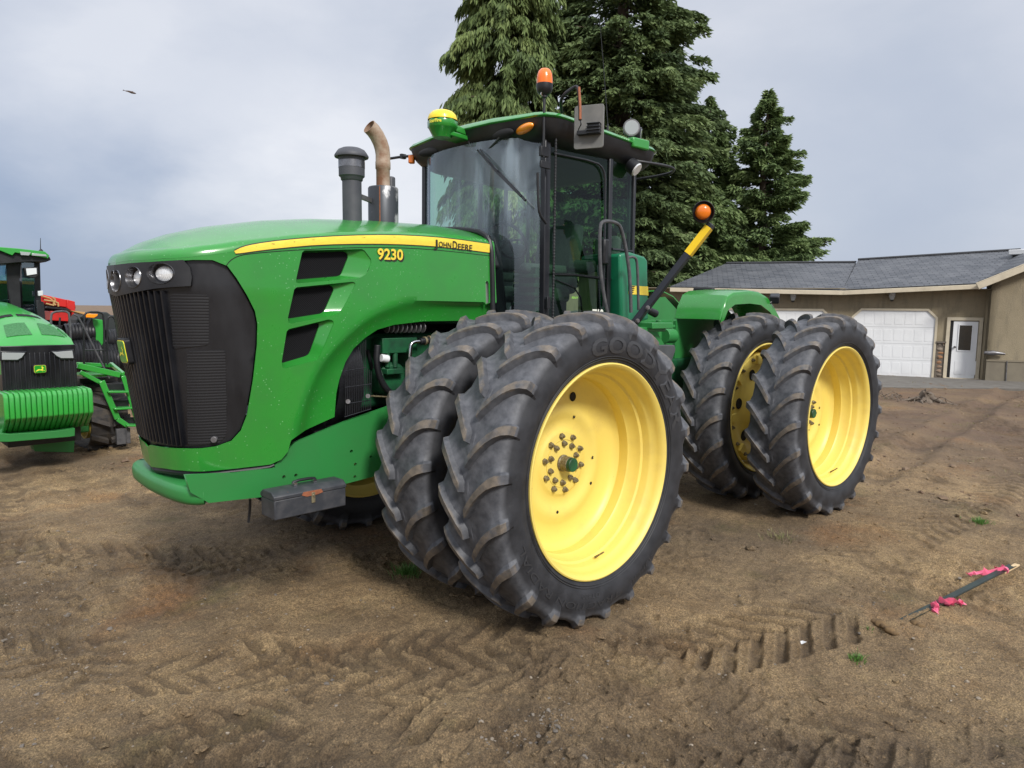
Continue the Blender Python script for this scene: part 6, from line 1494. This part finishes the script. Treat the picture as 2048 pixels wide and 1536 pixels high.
# track belt with its yellow wheels
def belt(cx, cy, w, L, h, name='rubber_track'):
    mb = MB(); path = []; r = h/2
    for k in range(13): a = -PI/2+PI*k/12; path.append((cy+L/2+r*math.cos(a), r+r*math.sin(a)))
    for k in range(13): a = PI/2+PI*k/12; path.append((cy-L/2+r*.8*math.cos(a), r+r*math.sin(a)*(.9 if math.sin(a) > 0 else 1)))
    P = [np.array(p) for p in densify(path, .09)]; n = len(P)
    for i in range(n):
        p, q = P[i], P[(i+1) % n]; t = (q-p)/max(1e-6, np.linalg.norm(q-p)); no = np.array([t[1], -t[0]])
        mb.add([(cx+s*w/2, *(pt+no*o)) for s in (-1, 1) for pt in (p, q) for o in (0, -.03)], [(0, 1, 3, 2), (4, 6, 7, 5), (0, 2, 6, 4), (1, 5, 7, 3), (0, 4, 5, 1), (2, 3, 7, 6)])
        if i % 2 == 0:
            for s in (-1, 1):
                f = lambda u, k, o: (cx+s*u, *(p+t*(k*.055+ (w/2-u)*-.45*1)+no*o))
                us = (.02, w/2+.01); vs = [f(u, k, o) for u in us for k in (-.5, .5) for o in (-.005, .055)]
                mb.add(vs, [(0, 1, 3, 2), (4, 6, 7, 5), (0, 2, 6, 4), (1, 5, 7, 3), (0, 4, 5, 1), (2, 3, 7, 6)])
    tr = mb.build(name, 'track_rubber', T2, 30)
    for y, rr in ((cy+L/2, r-.13), (cy-L/2, r*.8-.1)):
        mb = MB(); mb.lathe([(0, .02), (.08, .02), (.12, -.02), (rr-.05, -.02), (rr-.02, .03), (rr, .03), (rr, -.25), (rr-.02, -.25), (.1, -.2), (0, -.2)], (cx+w*.5-.03, y, r), 'x', 28); mb.build('track_wheel', 'yellow', tr, 40)
        mb = MB(); mb.lathe([(0, .02), (.08, .02), (.12, -.02), (rr-.05, -.02), (rr-.02, .03), (rr, .03)][::-1], (cx-w*.5-.02, y, r), 'x', 28); mb.build('track_wheel', 'yellow', tr, 40)
M['track_rubber'] = worn('track_rubber', (.035, .033, .034), (.085, .07, .055), 9, .45, .7, (.7, .85), bumpd=.004)
tp_ = un(228, 915, 'y', -5.62); belt(tp_[0]+.02, -6.6, .42, 1.1, .86); belt(2.55, -6.6, .42, 1.1, .86)
mb = MB(); mb.box((tp_[0]+.33, -6.1, .42), (.16, .9, .3)); mb.build('track_frame', 'green_frame', T2, bevel=.02)
# cab
Yc = -7.0
t2('cab_roof', 'green2', pp([(-120, 489), (0, 494), (38, 497), (90, 503), (99, 511), (96, 517), (60, 510), (30, 505), (25, 511), (0, 501), (-120, 497)], Yc+.25, 1.3)); t2('roof_underside', 'black', pp([(-120, 497), (0, 501), (24, 512), (30, 506), (96, 515), (99, 513), (102, 520), (92, 524), (60, 523), (0, 528), (-120, 524)], Yc+.2, 1.2))
t2('roof_lamp', 'lens_dim', pp([(40, 503), (62, 505), (58, 511), (42, 510)], Yc+.27, .05), bevel=.002); t2('roof_lamp', 'lens_dim', pp([(64, 506), (92, 509), (94, 513), (64, 511)], Yc+.27, .05), bevel=.002)
t2('cab_post', 'black', pp([(14, 522), (42, 522), (40, 560), (44, 640), (30, 640), (20, 600), (12, 545)], Yc, .06)); t2('cab_post', 'black', pp([(66, 520), (80, 520), (84, 650), (70, 650), (68, 560)], Yc-.1, .9))
t2('cab_rear_wall', 'cab_dark', lambda m: m.box((un(-20, 600, 'y', -8.2)[0], -8.2, 1.9), (1.1, .05, .6)), bevel=0)
t2('cab_window', 'glass_sky', pp([(-80, 528), (12, 526), (14, 560), (16, 620), (-80, 620)], Yc+.02, .008), bevel=0); t2('cab_window', 'glass_sky', pp([(43, 524), (68, 522), (70, 640), (46, 640)], Yc+.02, .008), bevel=0)
t2('cab_interior', 'black', pp([(-60, 610), (30, 598), (44, 640), (44, 660), (-60, 660)], Yc-.3, .5)); wl_ = t2('work_lamp', 'black', pp([(48, 535), (76, 534), (77, 550), (70, 556), (52, 553)], Yc+.22, .1)); t2('lamp_lens', 'lamp_glass', pp([(52, 537), (73, 536), (74, 548), (54, 551)], Yc+.232, .02), wl_, bevel=.002)
t2('side_marker', 'lamp_glass', pp([(76, 582), (86, 581), (86, 591), (77, 592)], Yc+.2, .05), bevel=.003); t2('mirror', 'black', pp([(73, 600), (88, 604), (92, 650), (76, 652)], Yc+.1, .08)); t2('aerial', 'black', lambda m: (m.cyl(un(81, 500, 'y', Yc), un(81, 476, 'y', Yc), .006, .003, 6), m.cyl(un(82, 504, 'y', Yc), un(82, 498, 'y', Yc), .04, .01, 10)), bevel=0)
# platform, steps and rails on its left side
def pl(L, y): return [un(a, b, 'y', y) for a, b in L]
def tb(m, L, y, r, n=8, sm=1): m.tube(pl(L, y), r, n, sm)
st_ = -5.5
t2('platform', 'green2', lambda m: (m.bar(*pl([(155, 731), (240, 750)], st_), .04, .07), m.bar(*pl([(153, 728), (222, 731)], st_-.7), .04, .05), m.bar(*pl([(222, 728)], st_-.7), *pl([(246, 748)], st_), .04, .05), m.bar(*pl([(160, 744), (210, 770)], st_), .04, .05), m.box(pl([(195, 748)], st_-.3)[0], (.45, .5, .03))))
t2('step_stringer', 'green2', lambda m: (m.bar(*pl([(203, 762), (235, 838)], st_+.05), .03, .07), m.bar(*pl([(235, 838), (256, 852)], st_+.05), .03, .06), m.bar(*pl([(246, 752), (275, 845)], st_+.05), .03, .05)))
for k, (a, b) in enumerate((((213, 783), (254, 783)), ((225, 817), (262, 815)), ((250, 850), (276, 850)))):
    t2('step', 'green2', lambda m: m.bar(*pl([a, b], st_+.05), .16, .025)); t2('step_plate', 'black', lambda m: m.bar(*pl([(a[0]-4, a[1]-9), (b[0]-4, b[1]-9)], st_-.06), .012, .09))
t2('handrail', 'rail_grey', lambda m: tb(m, [(102, 660), (102, 632), (106, 624), (130, 622), (140, 628), (142, 700), (142, 742)], st_, .014)); t2('handrail', 'rail_grey', lambda m: tb(m, [(148, 629), (158, 634), (190, 700), (219, 757)], st_, .012)); t2('handrail', 'black', lambda m: tb(m, [(168, 738), (168, 632), (174, 624), (202, 624), (208, 632), (209, 735)], st_-.5, .014)); t2('handrail', 'black', lambda m: tb(m, [(215, 730), (214, 640), (219, 632), (228, 634), (233, 650), (235, 700)], st_-.45, .012))
t2('rail_brace', 'black', lambda m: (tb(m, [(102, 700), (142, 700)], st_, .01, 6, 0), tb(m, [(120, 635), (116, 690), (120, 735)], st_-.3, .012), tb(m, [(168, 700), (209, 700)], st_-.5, .01, 6, 0)), bevel=0)
mb = MB(); mb.box(un(246, 872, 'y', st_), (.16, .06, .20)); tb(mb, [(252, 848), (253, 885)], st_+.04, .008, 5, 0); mb.build('step_foot', 'rail_grey', T2, bevel=.004)
# ================================================================ red boom machine behind
RBm = empty('boom_machine', tuple(un(115, 700, 'z', 0.)*np.array([1, 1, 0]))); tagp(RBm, 'bright red folded boom of a farm machine showing above the second tractor rails', 'farm machine')
Yr = -11.0
def rb(name, mt, L, y=Yr, dy=.5, bevel=.01): mb = MB(); pp(L, y, dy)(mb); return mb.build(name, mt, RBm, 30, bevel=bevel)
rb('boom_arm', 'red', [(80, 588), (140, 601), (150, 606), (152, 617), (120, 613), (80, 606)]); rb('boom_side', 'red', [(101, 622), (136, 624), (138, 643), (103, 641)]); rb('boom_bracket', 'red', [(134, 599), (150, 603), (152, 656), (146, 656), (144, 622), (134, 616)], Yr+.05); rb('boom_body', 'black', [(84, 606), (150, 612), (146, 656), (90, 652)], Yr-.55, .6)
mb = MB(); 
for L in ([(84, 592), (104, 598), (112, 612), (92, 607)], [(88, 600), (116, 604), (117, 613)], [(104, 594), (112, 600), (106, 608), (112, 610)]): mb.tube(pl(L, Yr+.06), .016, 6, 1)
mb.build('boom_hose', 'hose_tan', RBm); rb('boom_yoke', 'black', [(93, 612), (150, 618), (150, 622), (93, 616)], Yr+.04, .1, .002); 
mb = MB(); mb.box(un(120, 690, 'y', Yr-.4), (1.2, .6, .8)); mb.cyl(un(90, 720, 'y', Yr)*np.array([1, 1, 0])+np.array([0, 0, .4]), un(90, 720, 'y', Yr-.4)*np.array([1, 1, 0])+np.array([0, 0, .4]), .42, .42, 24); mb.build('chassis', 'black', RBm, bevel=.02)
# ================================================================ third tractor seen from behind between the rails
T3 = empty('tractor', tuple(un(195, 760, 'z', 0.)*np.array([1, 1, 0]))); tagp(T3, 'partly hidden tractor behind the step rails, with green panel, amber light and ribbed tyres', 'tractor')
Y3 = -9.6
def t3(name, mt, L, y=Y3, dy=.3, bevel=.01): mb = MB(); pp(L, y, dy)(mb); return mb.build(name, mt, T3, 30, bevel=bevel)
t3('side_panel', 'green2', [(184, 637), (206, 640), (207, 688), (203, 693), (194, 693), (184, 660)]); t3('cooling_screen', 'black', [(174, 652), (185, 636), (194, 690), (176, 694)], Y3+.03, .25); t3('light_bar', 'hose_tan', [(140, 621), (168, 624), (190, 629), (168, 629)], Y3+.1, .3, .004); t3('amber_light', 'amber_bright', [(170, 628), (196, 628), (195, 632), (188, 636), (172, 635)], Y3+.2, .1, .008)
t3('body', 'cab_dark', [(153, 640), (166, 626), (214, 624), (222, 630), (262, 634), (262, 770), (153, 770)], Y3-.3, .6, .02); t3('engine_cover', 'black', [(150, 648), (186, 652), (186, 700), (150, 700)], Y3-.1, .2, .01)
ti = 0
for px, py, r, ax in ((158, 665, .17, 0), (240, 678, .20, 0), (232, 715, .30, 0), (170, 712, .30, 0), (205, 722, .28, 0)):
    c = un(px, py, 'y', Y3-.1+ti*.03); ti += 1; mb = MB(); prf = []; w = .45; k = 9
    for i in range(k*2+1): u = -w/2+w*i/(k*2); prf.append((r*(1. if i % 2 else .93)*(1-.12*(abs(u)/(w/2))**4), u))
    mb.lathe(prf, tuple(c), 'x', 28); mb.build('ribbed_tyre', 'black', T3, 40)
# bird in the sky and wooden post
b0 = P0+raydir(261, 184)*16; bx_ = AR; bu = AU; mb = MB()
f = lambda a, b, c=0.: tuple(b0+bx_*a+bu*b+AF*c)
mb.rings([(f(-.12, .03), .004), (f(-.05, .015), .018), (f(.03, -.01), .026), (f(.10, -.03), .016), (f(.13, -.035), .004)], 8); 
mb.add([f(-.02, .01), f(.05, -.005), f(.00, .07, .12), f(-.05, .06, .14)], [(0, 1, 2, 3)]); mb.add([f(-.02, .0), f(.05, -.02), f(-.02, -.05, -.14), f(-.06, -.035, -.15)], [(0, 1, 2, 3)]); mb.add([f(-.10, .025), f(-.17, .055), f(-.18, .03)], [(0, 1, 2)])
tagp(mb.build('bird', 'bird_brown', None, 60), 'small brown bird gliding in the cloudy sky at upper left', 'bird')
# ================================================================ daylight
world = bpy.data.worlds.new('World'); scene.world = world; world.use_nodes = True
nt = world.node_tree; bg = nt.nodes['Background']
SUN_EL, SUN_ROT = math.radians(40), math.radians(18)
sky = N(nt, 'ShaderNodeTexSky'); sky.sky_type = 'NISHITA'; sky.sun_disc = False; sky.sun_elevation = SUN_EL; sky.sun_rotation = SUN_ROT; sky.air_density = 1.; sky.dust_density = 2.
tc = N(nt, 'ShaderNodeTexCoord')
mp = N(nt, 'ShaderNodeMapping'); mp.inputs['Scale'].default_value = (1, 1, 2.0); mp.inputs['Location'].default_value = (6.85, 10.55, 3.65); nt.links.new(tc.outputs['Generated'], mp.inputs[0])
def nz(scale, det, ro, dis=.2):
    n = N(nt, 'ShaderNodeTexNoise'); n.inputs['Scale'].default_value = scale; n.inputs['Detail'].default_value = det; n.inputs['Roughness'].default_value = ro; n.inputs['Distortion'].default_value = dis; nt.links.new(mp.outputs[0], n.inputs[0]); return n
n1 = nz(2.2, 8, .5, .25); nw = nz(3.4, 7, .55, .1)
CL = 9.1
# cloud masses: warped view direction against a few compass directions
wv = N(nt, 'ShaderNodeVectorMath', operation='MULTIPLY_ADD'); nt.links.new(nw.outputs['Color'], wv.inputs[0]); wv.inputs[1].default_value = (.42, .42, .36); nt.links.new(tc.outputs['Generated'], wv.inputs[2])
sh_ = N(nt, 'ShaderNodeVectorMath', operation='SUBTRACT'); nt.links.new(wv.outputs[0], sh_.inputs[0]); sh_.inputs[1].default_value = (.21, .21, .18)
def mass(az, el, r0, r1, val):
    v = N(nt, 'ShaderNodeVectorMath', operation='DISTANCE'); nt.links.new(sh_.outputs[0], v.inputs[0]); v.inputs[1].default_value = (math.cos(az)*math.cos(el), math.sin(az)*math.cos(el), math.sin(el))
    return ramp(nt, v.outputs['Value'], [(r0, (val,)*3), (r1, (0, 0, 0))])
def dirof(px, py): v = raydir(px, py); return math.atan2(v[1], v[0]), math.atan2(v[2], math.hypot(v[0], v[1]))
cl = ramp(nt, n1.outputs[0], [(.32, (.56*CL, .61*CL, .72*CL)), (.46, (.62*CL, .665*CL, .76*CL)), (.56, (.69*CL, .725*CL, .81*CL)), (.68, (.76*CL, .785*CL, .86*CL))])
DK = (.345*CL, .425*CL, .585*CL); LT = (.90*CL, .915*CL, .965*CL)
for (px, py, r0, r1, v, c_) in ((240, 430, .14, .50, .95, DK), (500, 290, .04, .22, .75, DK), (60, 230, .05, .28, .6, DK), (700, 380, .06, .23, .90, LT), (300, 60, .05, .30, .75, LT), (1850, 470, .05, .30, .35, DK)):
    a_, e_ = dirof(px, py); cl = mixc(nt, mass(a_, e_, r0, r1, v), cl, c_)
sx = N(nt, 'ShaderNodeSeparateXYZ'); nt.links.new(tc.outputs['Generated'], sx.inputs[0])
zb_ = ramp(nt, sx.outputs[2], [(.42, (1, 1, 1)), (.78, (2.1, 2.07, 2.0))]); cl = mixc(nt, 1., cl, zb_, 'MULTIPLY')
cl2 = mixc(nt, .90, sky.outputs[0], cl)
nt.links.new(cl2, bg.inputs[0]); bg.inputs[1].default_value = .1
sd_ = bpy.data.lights.new('sun', 'SUN'); sd_.energy = 3.2; sd_.angle = math.radians(12); sd_.color = (1, .96, .9)
so = bpy.data.objects.new('sun', sd_); COL.objects.link(so)
# light comes over the viewer's left shoulder, high up
sdir = Vector((math.sin(SUN_ROT)*math.cos(SUN_EL), math.cos(SUN_ROT)*math.cos(SUN_EL), math.sin(SUN_EL)))
so.rotation_euler = sdir.to_track_quat('Z', 'Y').to_euler(); so.location = (5, 5, 20)
scene.view_settings.view_transform = 'Standard'; scene.view_settings.look = 'None'; scene.view_settings.gamma = 1; scene.view_settings.exposure = .15
